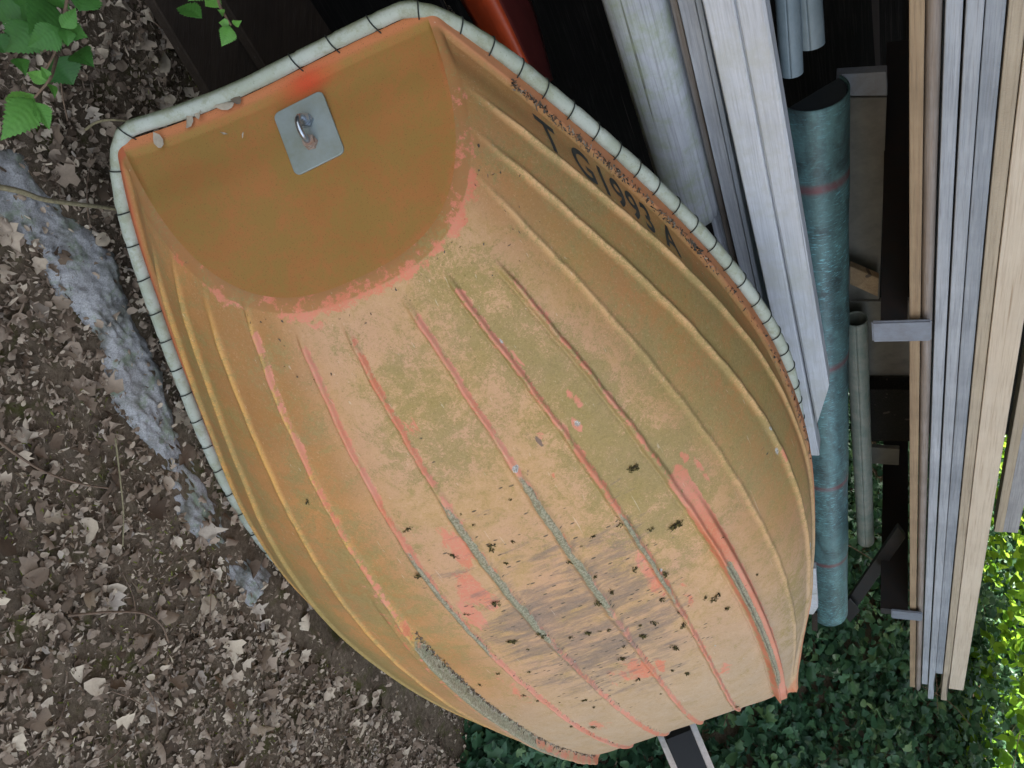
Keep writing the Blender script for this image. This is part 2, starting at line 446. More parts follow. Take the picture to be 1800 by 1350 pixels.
def spl(k, s):
    n = len(k); x = np.linspace(0, 1, n)
    return np.polyval(np.linalg.solve(np.vander(x, n), np.array(k)), s)

def wx(y): return .045 * np.clip(y / (HB['B'][0] + .022), 0, 1) ** 2

def hull(s, t):
    """boat-local surface; s 0 transom .. 1 bow, t -1 lower gunwale .. 1 upper gunwale"""
    s, t = np.broadcast_arrays(np.asarray(s, float), np.asarray(t, float))
    d = HB
    B = spl(d['B'], s); zg = spl(d['zg'], s); zk = spl(d['zk'], s)
    n = np.clip(spl(d['n'], s), 1.7, 5); pm = np.clip(spl(d['pm'], s), .7, 1.55); e = 2 / n
    ph = np.clip(np.abs(t) * pm, 0, 1.56)
    yy = np.sin(ph + 1e-6) ** e / np.sin(pm) ** e
    zz = (1 - np.cos(ph) ** e) / (1 - np.cos(pm) ** e)
    z = zk + (zg - zk) * zz
    y = -np.sign(t) * B * (yy * (1 - d['fl']) + d['fl'] * yy * zz)
    rk = d['rake'] * z + d['rakeq'] * (1 - yy ** 2)
    x = s * d['L'] - (1 - s) ** 2 * rk + s ** 3 * d['brake'] * z
    w = np.exp(-(s / .11) ** 2) * (t < 0)            # the stern corner lying on the ground is pulled out a little
    y = y + w * .022 * np.abs(t) ** 2
    x = x - np.exp(-(s / .11) ** 2) * wx(y)
    return np.stack([x, y, z], -1)

def tline(j, s):
    i = (j - 1) if j <= 6 else 12 - j
    return (1 if j <= 6 else -1) * (RA[i] + RB[i] * s + RC[i] * s * s)

def sst(x, a, b):
    u = np.clip((x - a) / (b - a), 0, 1); return u * u * (3 - 2 * u)

def hull_normal(s, t):
    e = 1e-3
    a = hull(np.clip(s + e, 0, 1), t) - hull(np.clip(s - e, 0, 1), t)
    b = hull(s, np.clip(t + e, -1, 1)) - hull(s, np.clip(t - e, -1, 1))
    n = np.cross(a, b); L = np.linalg.norm(b, axis=-1) / (2 * e) * 1.0
    n = n / (np.linalg.norm(n, axis=-1, keepdims=True) + 1e-12)
    return n, L

_as = np.linspace(0, 1, 161); _at = np.linspace(0, 1, 801)
_ap = hull(_as[:, None], _at[None])
_arc = np.concatenate([np.zeros((161, 1)), np.cumsum(np.linalg.norm(np.diff(_ap, axis=1), axis=2), axis=1)], 1)
def arcpos(s, t):
    """distance over the skin from the keel line, signed like t"""
    s, t = np.broadcast_arrays(np.asarray(s, float), np.asarray(t, float))
    a = np.clip(s, 0, 1) * 160; b = np.clip(np.abs(t), 0, 1) * 800
    i = np.minimum(a.astype(int), 159); j = np.minimum(b.astype(int), 799); u = a - i; v = b - j
    r = (_arc[i, j] * (1 - u) * (1 - v) + _arc[i + 1, j] * u * (1 - v) + _arc[i, j + 1] * (1 - u) * v + _arc[i + 1, j + 1] * u * v)
    return np.sign(t) * r

def hull_full(s, t):
    """surface with ribs; returns points + masks"""
    s, t = np.broadcast_arrays(np.asarray(s, float), np.asarray(t, float))
    p = hull(s, t); n, dl = hull_normal(s, t)
    # outward: away from the keel-gunwale axis interior (local -z at the bottom)
    ref = np.zeros_like(n); ref[..., 2] = -.5; ref[..., 1] = p[..., 1] * 1.8
    n = n * np.sign((n * ref).sum(-1, keepdims=True) + 1e-9)
    dl = np.where((np.abs(t) > .999), np.maximum(dl, 2 * dl), dl)
    arc = arcpos(s, t)
    h = np.zeros(s.shape); rib = np.zeros(s.shape); redrib = np.zeros(s.shape); lich = np.zeros(s.shape)
    for j in range(1, 13):
        tj = tline(j, s)
        dist = arc - arcpos(s, tj)            # + towards the upper gunwale
        k = min(j, 13 - j)
        start = {1: .0, 2: .0, 3: .0, 4: .03, 5: .012, 6: .012}[k]
        if j == 9: start = .0
        if j == 12: start = .01
        fade = sst(s, start, start + (.05 if k <= 3 else .022))
        wob = .0009 * np.sin(s * 90 + j * 3) + .0006 * np.sin(s * 231 + j)
        dist = dist + wob
        if k <= 3:
            w = {1: .0085, 2: .0080, 3: .0070}[k]; hh = {1: .0088, 2: .0075, 3: .0048}[k]
            if j == 9 or j == 8: hh = .008
            g = np.exp(-(dist / w) ** 2)
        else:
            w = .0058; hh = .0100
            wd = 1 + (1.3 if j in (6, 7) else .5) * sst(s, .14, .24) * (1 - sst(s, .42, .55))
            g = np.exp(-(np.abs(dist) / (w * wd)) ** 3)
            h = h - .0030 * fade * np.exp(-((dist + w * wd + .003) / .004) ** 2)
        if k == 3: hh = hh * (1 - .45 * sst(s, .45, .9))
        h = h + hh * fade * g
        rib = np.maximum(rib, fade * g)
        rr = np.exp(-((dist - .003) / .010) ** 2) * fade
        if k >= 4 or j in (9, 8): redrib = np.maximum(redrib, rr * (.9 if j in (5, 6, 7, 8) else .7))
        # lichen-grown strips
        lz = {6: (.155, .5, .0105), 7: (.16, .52, .0115), 5: (.25, .52, .006), 8: (.2, .5, .007), 9: (.35, .8, .012)}
        if j in lz:
            a, b, lw = lz[j]
            lich = np.maximum(lich, np.exp(-(np.abs(dist) / lw) ** 4) * sst(s, a, a + .05) * (1 - sst(s, b - .1, b)))
            lich = np.maximum(lich, .8 * np.exp(-(np.abs(dist + .006) / .004) ** 2) * sst(s, .1, .2) * (1 - sst(s, .6, .7)) * (j in (7, 8, 9)))
    # the two bilge runners
    h = h * (1 - .75 * sst(s, .985, 1.))
    for j, side in ((4, 1), (9, -1)):
        tj = tline(j, s)
        dist = (arc - arcpos(s, tj)) * side
        a = .285 if side > 0 else .27
        up = sst(s, a, a + .16) * (1 - .7 * sst(s, .985, 1.))
        prof = sst(dist, -.006, .003) * (1 - sst(dist, .030, .044))
        h = h + .024 * up * prof
        redrib = np.maximum(redrib, sst(dist, -.012, .0) * (1 - sst(dist, .036, .055)) * sst(s, a - .03, a + .01) * (1.2 if side > 0 else .5))
        lich = np.maximum(lich, sst(dist, -.004, .002) * (1 - sst(dist, .016, .022)) * sst(s, a + .13, a + .17) * (1 - sst(s, .8, .9)) * .95)
    # flange: side wall steps in just before the gunwale, then the flat rim
    ta = np.abs(t)
    dg = arcpos(s, 1.) - np.abs(arc)
    step = sst(dg, .030, .044)
    h = h - .010 * step * (1 - sst(dg, .06, .13)) * (1 - .6 * sst(s, .5, .9))
    flange = 1 - sst(dg, .030, .040)
    # soft waviness and dents of thin glass fibre
    h = h + .0012 * np.sin(p[..., 0] * 13 + p[..., 1] * 9) * np.sin(p[..., 1] * 17 + 1.3)
    q = p + n * h[..., None]
    A_ = dict(n=n, rib=rib, redrib=np.clip(redrib, 0, 1), lich=np.clip(lich, 0, 1), flange=flange)
    return q, A_

CAMB = .034
def build_boat():
    root = empty('rowing_dinghy', tuple(BT), 'upturned orange rowing dinghy with a ribbed, algae stained hull leaning on its side', 'rowing boat')
    R4 = Matrix([[*BM[0]], [*BM[1]], [*BM[2]]]).to_4x4(); R4.translation = Vector(BT)
    root.matrix_world = R4
    RHO = .015
    NS, NTT = 300, 620
    smin = .0052
    ss = smin + (1 - smin) * np.linspace(0, 1, NS) ** 1.15
    tt = np.linspace(-1, 1, NTT)
    Pg, A = hull_full(ss[:, None], tt[None])
    # rounded corner into the transom
    E0 = hull(np.zeros(NTT), tt)
    zg0 = spl(HB['zg'], 0.)
    def tx(y, z):      # the transom surface
        return -HB['rake'] * z - HB['rakeq'] * (1 - (y / HB['B'][0]) ** 2) - wx(y)
    ctr = np.array([0, 0, zg0 - 0.0]); ctr[0] = tx(0, zg0)
    dirc = ctr - E0; ln = np.linalg.norm(dirc, axis=1, keepdims=True)
    Bp = E0 + dirc / ln * RHO
    for i in range(NTT): Bp[i, 0] = tx(Bp[i, 1], Bp[i, 2])
    A0 = Pg[0]
    rows = []; arc_s = []
    NB = 9
    for k in range(NB, 0, -1):
        u = k / NB
        rows.append((1 - u) ** 2 * A0 + 2 * u * (1 - u) * E0 + u * u * Bp)
    rows = np.array(rows)
    Pall = np.concatenate([rows, Pg], 0)
    def ext(a, f=1.): return np.concatenate([np.repeat(a[:1], NB, 0) * f, a], 0)
    S = np.concatenate([np.zeros(NB), ss])
    # bow rim: lip turned away from us
    last = Pg[-1]
    lip = []
    for k in range(1, 7):
        a = k / 6 * math.pi / 2
        tp_ = 1 - sst(np.abs(tt), .78, .99)
        q = last.copy(); q[:, 0] += .016 * math.sin(a) * tp_; q[:, 2] += .022 * (1 - math.cos(a)) * tp_
        lip.append(q)
    q = lip[-1].copy(); q[:, 2] += .025 * tp_ + .002; lip.append(q)
    lip = np.array(lip)
    Pall = np.concatenate([Pall, lip], 0)
    nl = len(lip)
    def ext2(a, f0=1., f1=1.): return np.concatenate([np.repeat(a[:1], NB, 0) * f0, a, np.repeat(a[-1:], nl, 0) * f1], 0)
    S = np.concatenate([S, np.ones(nl)])
    R_, C_ = Pall.shape[:2]
    idx = np.arange(R_ * C_).reshape(R_, C_)
    faces = np.stack([idx[:-1, :-1], idx[1:, :-1], idx[1:, 1:], idx[:-1, 1:]], -1).reshape(-1, 4)
    Sm = np.repeat(S[:, None], C_, 1); Tm = np.repeat(tt[None], R_, 0)
    def zone(lst):
        z = np.zeros(Sm.shape)
        for (a, b, c, d, e) in lst: z = np.maximum(z, e * np.exp(-((Sm - a) / c) ** 2 - ((Tm - b) / d) ** 2))
        return z
    zred = zone([(.24, -.065, .05, .04, .85), (.31, -.095, .06, .035, .95), (.30, .405, .04, .02, .72), (.275, .385, .015, .02, .8), (.145, .245, .02, .02, .75), (.165, .205, .010, .014, 1.), (.60, .03, .06, .05, .75),
                 (.41, .15, .10, .035, .7), (.47, .2, .1, .03, .6), (.55, -.2, .1, .04, .6), (.36, -.13, .05, .04, .85), (.012, -.14, .008, .12, .55), (.045, .06, .02, .03, .6), (.10, -.03, .02, .02, .7), (.09, .19, .02, .02, .5), (.7, .2, .05, .04, .6), (.4, .70, .02, .02, .6), (.20, .10, .05, .03, .45), (.75, -.1, .08, .06, .55), (.16, .12, .03, .02, .5)])
    chip = zone([(.165, .209, .0035, .010, 1), (.173, .046, .004, .007, 1), (.386, .677, .006, .008, 1), (.353, .692, .004, .006, .9), (.594, .762, .008, .010, 1), (.073, .186, .003, .005, .8), (.40, .17, .004, .005, .8), (.62, .2, .003, .004, .8), (.7, .28, .003, .004, .8), (.52, -.03, .003, .004, .7)])
    gouge = zone([(.160, .111, .006, .005, 1.), (.150, .10, .008, .012, .35), (.185, .06, .010, .010, .4)])
    zgold = (1 - sst(Tm, -.30, -.08)) * (1 - .85 * sst(Sm, .5, .85))
    zgold = np.maximum(zgold, 1 - sst(Tm, -.75, -.5))
    zside = sst(Tm, .30, .62) * (1 - .75 * sst(Sm, .35, .75))
    zbow = sst(Sm, .40, .78) * sst(Tm, -.62, -.35)
    zol = zone([(.20, .25, .22, .16, .85), (.27, .33, .12, .12, .95), (.06, .2, .1, .14, .75), (.10, -.02, .07, .12, .55), (.25, .5, .2, .2, .6), (.45, -.70, .3, .18, 1.), (.3, -.35, .25, .2, .62), (.6, .6, .2, .2, .45), (.15, -.7, .2, .25, .55), (.3, .75, .35, .2, .62)])
    edge = .85 * np.exp(-((Sm - .004) / .0065) ** 2) * (1 - .6 * sst(np.abs(Tm), .5, .9)) + .9 * sst(Sm, .955, .985) * (Sm < .999)
    mild = 1.06 * np.exp(-((Tm - .02) / .21) ** 2) * np.exp(-((Sm - .46) / .26) ** 2)
    mild = np.maximum(mild, .9 * np.exp(-((Tm - .02) / .07) ** 2) * np.exp(-((Sm - .33) / .12) ** 2))
    mild = np.maximum(mild, .75 * np.exp(-((Tm - .17) / .07) ** 2) * np.exp(-((Sm - .30) / .07) ** 2))
    mild = np.maximum(mild, .55 * np.exp(-((Tm - .1) / .03) ** 2) * np.exp(-((Sm - .15) / .02) ** 2))
    bow = sst(Sm, .975, .99) * (1 - sst(np.abs(Tm - .05), .12, .3)) * .9 + .6 * sst(Sm, .999, 1.) * 0
    at_ = dict(s=Sm.ravel(), t=Tm.ravel(), edge=np.clip(edge, 0, 1).ravel(), mildew=mild.ravel(), zred=zred.ravel(), zstern=np.exp(-(Sm / .004) ** 2).ravel(), chip=chip.ravel(), gouge=gouge.ravel(), zgold=zgold.ravel(), zside=zside.ravel(), zbow=zbow.ravel(), zolive=zol.ravel(), bow=bow.ravel())
    for k in ('rib', 'redrib', 'lich', 'flange'):
        at_[k] = ext2(A[k], 0. if k != 'flange' else 1.).ravel()
    def outward(V, fc, ref):
        a, b, c = V[fc[:, 0]], V[fc[:, 1]], V[fc[:, 2]]
        n = np.cross(b - a, c - a)
        return fc if (n @ ref).sum() > 0 else fc[:, ::-1]
    h = mesh_obj('hull', Pall.reshape(-1, 3), outward(Pall.reshape(-1, 3), faces, np.array([0, 0, -1.])), M['hull'], root, True, at_)
    md = h.modifiers.new('shell', 'SOLIDIFY'); md.thickness = .005; md.offset = -1; md.use_rim = False
    # transom
    NR = 70
    V = []; ed = []; fl = []; scf = []
    for i, r in enumerate(np.linspace(0, 1, NR)):
        q = Bp + (ctr - Bp) * r
        q = q.copy(); q[:, 0] = tx(q[:, 1], q[:, 2])
        V.append(q)
    V = np.array(V)
    camb = CAMB * (1 - (V[..., 1] / HB['B'][0]) ** 2) * np.clip(V[..., 2] / zg0, 0, 1) ** 2.5 * sst(np.linspace(0, 1, NR), 0, .08)[:, None]
    V[..., 2] += camb
    V[..., 0] = tx(V[..., 1], V[..., 2])
    dist_top = np.maximum(zg0 + CAMB * (1 - (V[..., 1] / HB['B'][0]) ** 2) - V[..., 2], 0)
    # the flat rim along the transom top and the shallow step under it
    nrm = np.array([-1, 0, -HB['rake']]); nrm /= np.linalg.norm(nrm)
    V = V + nrm * (-.006 * sst(dist_top, .014, .028) * (1 - sst(dist_top, .05, .12)))[..., None] * (np.linspace(0, 1, NR) > .0)[:, None, None]
    fl = (1 - sst(dist_top, .010, .020)) * .8
    rr = np.repeat(np.linspace(0, 1, NR)[:, None], C_, 1)
    ed = 1 - sst(rr, .0, .045)
    ed = ed * (sst(dist_top, .02, .1)) * sst(-V[..., 1], -.05, .1) * .5
    pc = V - np.array([0, 0, 0])
    scx = np.exp(-(((V[..., 1] - PLATE_Y + .03) / .05) ** 2 + ((V[..., 2] - PLATE_Z - .075) / .016) ** 2)) if PLATE_Y is not None else rr * 0
    # tuck the transom's outermost row under the rounded edge of the hull skin
    V[0] = Bp
    idx = np.arange(NR * C_).reshape(NR, C_)
    fc = np.stack([idx[:-1, :-1], idx[1:, :-1], idx[1:, 1:], idx[:-1, 1:]], -1).reshape(-1, 4)
    tr = mesh_obj('transom', V.reshape(-1, 3), outward(V.reshape(-1, 3), fc, nrm), M['transom'], root, True, dict(edge=ed.ravel(), flange=fl.ravel(), scuff=np.clip(scx * .9, 0, 1).ravel()))
    md = tr.modifiers.new('shell', 'SOLIDIFY'); md.thickness = .005; md.offset = -1; md.use_rim = False

    # --- fender tube round the gunwale
    sg = np.linspace(1, .014, 60)
    def gpt(s, sd): return hull(s, sd * np.ones_like(s))
    upper = gpt(sg, 1.); lower = gpt(sg[::-1], -1.)
    outw = np.array([0, 1., 0])
    TR = .0152
    off = TR * 1.02
    tk = sst(sg, .34, .5)[:, None]
    upper = upper + np.array([0, -off, .004]) * (1 - tk) + np.array([0, .012, .026]) * tk
    tk = tk[::-1]
    lower = lower + np.array([0, off, .004]) * (1 - tk) + np.array([0, -.012, .026]) * tk
    tw = np.linspace(-.93, .965, 40)
    B0 = HB['B'][0] + .022 * sst(tw, .2, .95)
    ztw = zg0 + CAMB * (1 - tw ** 2)
    tp = np.stack([tx(tw * B0, ztw) - off, tw * B0, ztw + .004], -1)
    # in the boat frame, t=+1 (upper) has y<0
    path_main = np.concatenate([upper, tp, lower])
    # smooth corners
    for _ in range(3):
        k = path_main.copy(); k[1:-1] = .5 * path_main[1:-1] + .25 * (path_main[:-2] + path_main[2:]); path_main = k
    seg = np.linalg.norm(np.diff(path_main, axis=0), axis=1); cum = np.concatenate([[0], np.cumsum(seg)])
    TL = cum[-1]
    def tube_at(u):
        return np.stack([np.interp(u, cum, path_main[:, i]) for i in range(3)], -1)
    uu = np.linspace(0, TL, 900)
    cen = tube_at(uu)
    # bow part, tucked under the lip
    nn = 26
    V, Fc = tube_data(cen, TR, nn)
    V = V.reshape(-1, nn, 3)
    # puffy skin between the lashings
    LS = []
    u = .05
    up_end = cum[59]; tr_end = cum[99]
    while u < TL - .03:
        LS.append(u); u += (.066 if u < up_end - .05 else (.085 if u < tr_end + .02 else .078)) * random.uniform(.9, 1.12)
    # a couple of missing turns on the transom rim, as the photograph shows
    mid = [q for q in LS if up_end + (tr_end - up_end) * .55 < q < up_end + (tr_end - up_end) * .9]
    LSv = [q for q in LS if q not in mid[::1]]
    ph = np.zeros(len(uu))
    rad = np.ones(len(uu))
    for q in LSv: rad -= .10 * np.exp(-((uu - q) / .006) ** 2)
    rad += .02 * np.sin(uu * 37) + .015 * np.sin(uu * 83)
    V = cen[:, None] + (V - cen[:, None]) * rad[:, None, None]
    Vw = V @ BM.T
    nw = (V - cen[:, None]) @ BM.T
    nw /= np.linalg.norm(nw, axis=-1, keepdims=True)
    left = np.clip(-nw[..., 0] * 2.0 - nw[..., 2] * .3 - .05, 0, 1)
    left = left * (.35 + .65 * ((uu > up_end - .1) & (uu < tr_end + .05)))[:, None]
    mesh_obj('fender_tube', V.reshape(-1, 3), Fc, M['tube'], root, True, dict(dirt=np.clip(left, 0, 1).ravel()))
    # --- lacing cord: one turn at every hole
    cordp = []; holes = []
    for q in LSv:
        c = tube_at(np.array([q]))[0]; c1 = tube_at(np.array([q + .01]))[0]
        tgn = (c1 - c) / np.linalg.norm(c1 - c)
        if q < up_end: inw = np.array([0, 1., 0])
        elif q < tr_end: inw = np.array([1., 0, 0])
        else: inw = np.array([0, -1., 0])
        inw = inw - tgn * (inw @ tgn); inw /= np.linalg.norm(inw)
        zb = np.array([0, 0, -1.]); zb = zb - tgn * (zb @ tgn); zb -= inw * (zb @ inw); zb /= np.linalg.norm(zb)
        sk = random.uniform(.012, .018)
        R1 = TR * .97 + .0015
        for a in np.linspace(-.45 * math.pi, 1.5 * math.pi, 28):     # starts and ends behind the tube
            ex = max(0, math.cos(a)) ** 3 * .011
            cordp.append(c + inw * (math.cos(a) * R1 + ex) + zb * math.sin(a) * R1 + tgn * sk * (a / math.pi - .3))
        hc = c + inw * (TR + .011) + zb * .004
        holes.append((hc, zb))
    mesh_obj('lacing_cord', *tube_data(np.array(cordp), .0014, 6), M['cord'], root, True)
    h0 = None
    for hc, zb in holes:
        if h0 is None:
            V, Fc = tube_data(np.array([(0, 0, -.004), (0, 0, .0015)]), .0042, 10)
            h0 = mesh_obj('lacing_hole', V, Fc, M['black'], root); o = h0
        else:
            o = h0.copy(); COL.objects.link(o); o.parent = root
        o.location = hc; o.rotation_euler = Vector(zb).to_track_quat('Z', 'Y').to_euler()

    # --- registration letters laid on the hull
    cu = bpy.data.curves.new('reg', 'FONT'); cu.body = 'T G1993 A'; cu.size = 1.0; cu.space_character = 1.12; cu.resolution_u = 6
    cu.offset = .015
    to = bpy.data.objects.new('reg', cu); COL.objects.link(to)
    bpy.context.view_layer.update()
    dg = bpy.context.evaluated_depsgraph_get()
    me = bpy.data.meshes.new_from_object(to.evaluated_get(dg))
    bpy.data.objects.remove(to)
    bm = bmesh.new(); bm.from_mesh(me)
    for _ in range(3):
        lo = [e for e in bm.edges if e.calc_length() > .12]
        if not lo: break
        bmesh.ops.subdivide_edges(bm, edges=lo, cuts=1)
    bmesh.ops.triangulate(bm, faces=bm.faces[:])
    v = np.array([q.co[:] for q in bm.verts]); fcs = [tuple(x.index for x in f_.verts) for f_ in bm.faces]
    bm.free()
    u0, u1 = v[:, 0].min(), v[:, 0].max(); hgt = v[:, 1].max()
    uu_ = (v[:, 0] - u0) / (u1 - u0); vv_ = v[:, 1] / hgt
    s_ = .060 + .128 * uu_ - .002 * vv_; t_ = .843 + .027 * uu_ + vv_ * (.086 - .012 * uu_)
    p, A2 = hull_full(s_, t_); n = A2['n']
    mesh_obj('registration_letters', p + n * .0012, fcs, M['paint_text'], root, False)

    # --- plate with U bolt on the transom
    def tr_pt(y, z, o=0.): return np.array([tx(y, z), y, z]) + nrm * o
    cpl = np.array([(0, 0)])
    ax_y = np.array([0, 1., 0]); ax_z = np.array([-HB['rake'], 0, 1.]); ax_z /= np.linalg.norm(ax_z)
    c0 = tr_pt(PLATE_Y, PLATE_Z)
    def pl(a, b, o=0.): return c0 + ax_y * a + ax_z * b + nrm * o
    w2, h2, rc = PLATE_W / 2, PLATE_H / 2, .012
    out = []
    for (sx, sz, a0) in ((1, 1, 0), (-1, 1, 90), (-1, -1, 180), (1, -1, 270)):
        for a in np.linspace(a0, a0 + 90, 6):
            out.append((sx * (w2 - rc) + rc * math.cos(math.radians(a)), sz * (h2 - rc) + rc * math.sin(math.radians(a))))
    k = len(out)
    Vp = [pl(a, b, .001) for a, b in out] + [pl(a, b, .0045) for a, b in out] + [pl(a * .985, b * .985, .0052) for a, b in out]
    Fp = [(i, (i + 1) % k, k + (i + 1) % k, k + i) for i in range(k)] + [(k + i, k + (i + 1) % k, 2 * k + (i + 1) % k, 2 * k + i) for i in range(k)] + [tuple(2 * k + i for i in range(k))]
    plate = mesh_obj('mounting_plate', Vp, Fp, M['plate'], root)
    # U bolt
    b1 = (.026, .018); b2 = (-.018, -.006)
    b1 = (PB1[0], PB1[1]); b2 = (PB2[0], PB2[1])
    up_ = []
    for a in np.linspace(0, math.pi, 16):
        cx = (b1[0] + b2[0]) / 2; cz = (b1[1] + b2[1]) / 2
        dx = (b1[0] - b2[0]) / 2; dz = (b1[1] - b2[1]) / 2
        up_.append(pl(cx + dx * math.cos(a), cz + dz * math.cos(a), .022 + .028 * math.sin(a)))
    up_ = [pl(*b1, .005)] + up_ + [pl(*b2, .005)]
    mesh_obj('u_bolt', *tube_data(np.array(up_), .0058, 12), M['steel'], plate, True)
    for bb, mt in ((b1, M['steel']), (b2, M['rust'])):
        nb = MB()
        for (r_, o0, o1, ro) in ((.0145, .005, .0125, .2), (.0125, .0135, .0205, .6)):
            hx = [pl(bb[0] + r_ * math.cos(i * math.pi / 3 + ro), bb[1] + r_ * math.sin(i * math.pi / 3 + ro), o0) for i in range(6)]
            hy = [pl(bb[0] + r_ * math.cos(i * math.pi / 3 + ro), bb[1] + r_ * math.sin(i * math.pi / 3 + ro), o1) for i in range(6)]
            nb.add(np.array(hx + hy), [(i, (i + 1) % 6, 6 + (i + 1) % 6, 6 + i) for i in range(6)] + [tuple(range(6, 12)), tuple(range(6))[::-1]])
        nb.build('nut', mt, plate)
    return root, tx, zg0

# where the photographed plate sits on the transom
def world_to_boat(p): return (np.asarray(p) - BT) @ BM
def ray_transom(x, y):
    o = world_to_boat(CAM); d = ray(x, y) @ BM
    f_ = lambda k: (o + d * k)[0] + HB['rake'] * (o + d * k)[2] + HB['rakeq'] * (1 - ((o + d * k)[1] / HB['B'][0]) ** 2) + wx((o + d * k)[1])
    a, b = .6, 3.
    for _ in range(60):
        c = (a + b) / 2
        if f_(a) * f_(c) <= 0: b = c
        else: a = c
    return o + d * a
pc_ = [ray_transom(*p) for p in ((481, 197), (570, 161), (606, 270), (519, 310))]
pcm = np.mean(pc_, 0)
PLATE_Y, PLATE_Z = pcm[1], pcm[2]
PLATE_W = abs((pc_[0] + pc_[3] - pc_[1] - pc_[2])[1]) / 2
_axz = np.array([-HB['rake'], 0, 1.]); _axz /= np.linalg.norm(_axz)
PLATE_H = abs(((pc_[0] + pc_[1] - pc_[2] - pc_[3]) / 2) @ _axz)
def plate_uv(x, y):
    q = ray_transom(x, y) - pcm; return (q[1], q @ _axz)
PB1 = plate_uv(541, 214); PB2 = plate_uv(549, 252)
boat, TX, ZG0 = build_boat()

# ------------------------------------------------------------------ things on the hull
def hull_world(s, t):
    p, A2 = hull_full(np.array([s]), np.array([t]))
    p = p[0]; n = A2['n'][0]
    return BT + BM @ p, BM @ n

MOSS = [(0.241, 0.252), (0.343, 0.259), (0.328, 0.202), (0.456, 0.136), (0.496, 0.232), (0.506, 0.267), (0.544, 0.277), (0.464, 0.001), (0.348, -0.139), (0.509, -0.121), (0.554, 0.011), (0.629, 0.009), (0.534, 0.146), (0.664, 0.094), (0.897, 0.181), (0.258, -0.001), (0.198, -0.136), (0.158, -0.387), (0.318, 0.034), (0.637, -0.074), (0.742, -0.129), (0.494, -0.191), (0.516, -0.274), (0.571, -0.194), (0.599, -0.176), (0.519, 0.412), (0.782, 0.479), (0.218, -0.024), (0.248, -0.084), (0.376, 0.121), (0.263, -0.171), (.245, .26), (.47, .01), (.475, .02), (.46, -.012), (.30, .15), (.41, .17), (.36, .05), (.43, -.04), (.70, .02), (.40, .06)]
for _k in range(26):
    MOSS.append((float(np.clip(rng.normal(.5, .16), .2, .95)), float(np.clip(rng.normal(.05, .15), -.3, .45))))
def tuft_mesh(seed):
    r = np.random.default_rng(seed)
    V = []; Fc = []; ti = []
    el = r.uniform(.8, 2.2)
    for k in range(int(r.integers(10, 30))):
        a = r.uniform(0, 2 * math.pi); l = r.uniform(.005, .014); w = r.uniform(.0009, .0022)
        b = np.array([r.normal(0, .003 * el), r.normal(0, .0025), 0])
        d = np.array([math.cos(a), math.sin(a), 0])
        sd_ = np.array([-d[1], d[0], 0])
        h = r.uniform(.002, .007)
        c = len(V)
        V += [b - sd_ * w, b + sd_ * w, b + d * l * .5 + sd_ * w + ZZ * h, b + d * l * .5 - sd_ * w + ZZ * h, b + d * l + ZZ * h * .3]
        Fc += [(c, c + 1, c + 2, c + 3), (c + 3, c + 2, c + 4)]
        ti += [r.uniform(0, 1)] * 5
    return V, Fc, ti
tufts = []
for i, (s, t) in enumerate(MOSS):
    p, n = hull_world(s, t)
    if i < 6:
        V, Fc, ti = tuft_mesh(i)
        o = mesh_obj('moss_tuft', V, Fc, M['moss'], None, False, dict(tint=ti)); tufts.append(o)
    else:
        o = tufts[i % 6].copy(); COL.objects.link(o)
    set_props(o, 'small dark tuft of dried moss growing on the pink worn bottom of the dinghy', 'moss', 'dark moss tufts dotted over the hull')
    o.location = p - n * .0005
    q = Vector(n).to_track_quat('Z', 'Y')
    o.rotation_euler = (q @ Matrix.Rotation(random.uniform(0, 6.28), 3, 'Z').to_quaternion()).to_euler()
    k = random.uniform(.45, 1.15) * (1.7 if i in (7, 0, 3, 1) else 1)
    k *= random.choice((.5, .75, 1, 1))
    o.scale = (k * random.uniform(.8, 1.9), k, k)

def leaf_template(kind, r):
    """flat outline fan with a fold; returns verts (n,3), tris. length 1 along x"""
    if kind == 0: out = [(0, 0), (.15, .18), (.4, .27), (.7, .2), (1, 0), (.7, -.2), (.4, -.27), (.15, -.18)]
    elif kind == 1: out = [(0, 0), (.1, .3), (.3, .22), (.42, .45), (.58, .22), (.8, .28), (1, 0), (.8, -.25), (.6, -.2), (.45, -.43), (.3, -.2), (.1, -.3)]
    elif kind == 2: out = [(0, 0), (.2, .1), (.6, .13), (1, .04), (.98, -.05), (.55, -.1), (.2, -.09)]
    elif kind == 3: out = [(0, 0), (.05, .25), (.3, .38), (.6, .33), (.85, .2), (1, 0), (.8, -.24), (.55, -.3), (.25, -.36), (.05, -.2)]
    else: out = [(0, 0), (-.05, .3), (.15, .5), (.3, .32), (.55, .42), (.62, .2), (1, 0), (.62, -.2), (.55, -.42), (.3, -.32), (.15, -.5), (-.05, -.3)]
    out = np.array(out, float)
    out[1:] *= 1 + r.normal(0, .07, (len(out) - 1, 2))
    mid = np.array([[.3, 0], [.65, 0]])
    P_ = np.concatenate([out, mid])
    z = -1.1 * np.abs(P_[:, 1]) ** 1.2 * r.uniform(-.9, 1.2) + .35 * r.uniform(-1, 1) * (P_[:, 0] - .4) ** 2 + r.normal(0, .045, len(P_))
    V = np.column_stack([P_[:, 0] - .45, P_[:, 1], z])
    k = len(out); m0, m1 = k, k + 1
    T = []
    for i in range(k):
        j = (i + 1) % k
        cx = (out[i, 0] + out[j, 0]) / 2
        T.append((i, j, m0 if cx < .48 else m1))
    # close between the two middles
    for i in range(k):
        j = (i + 1) % k
        c0 = (out[i - 1, 0] + out[i, 0]) / 2 < .48; c1 = (out[i, 0] + out[j, 0]) / 2 < .48
        if c0 != c1: T.append((i, m1, m0) if c0 else (i, m0, m1))
    return V, np.array(T)

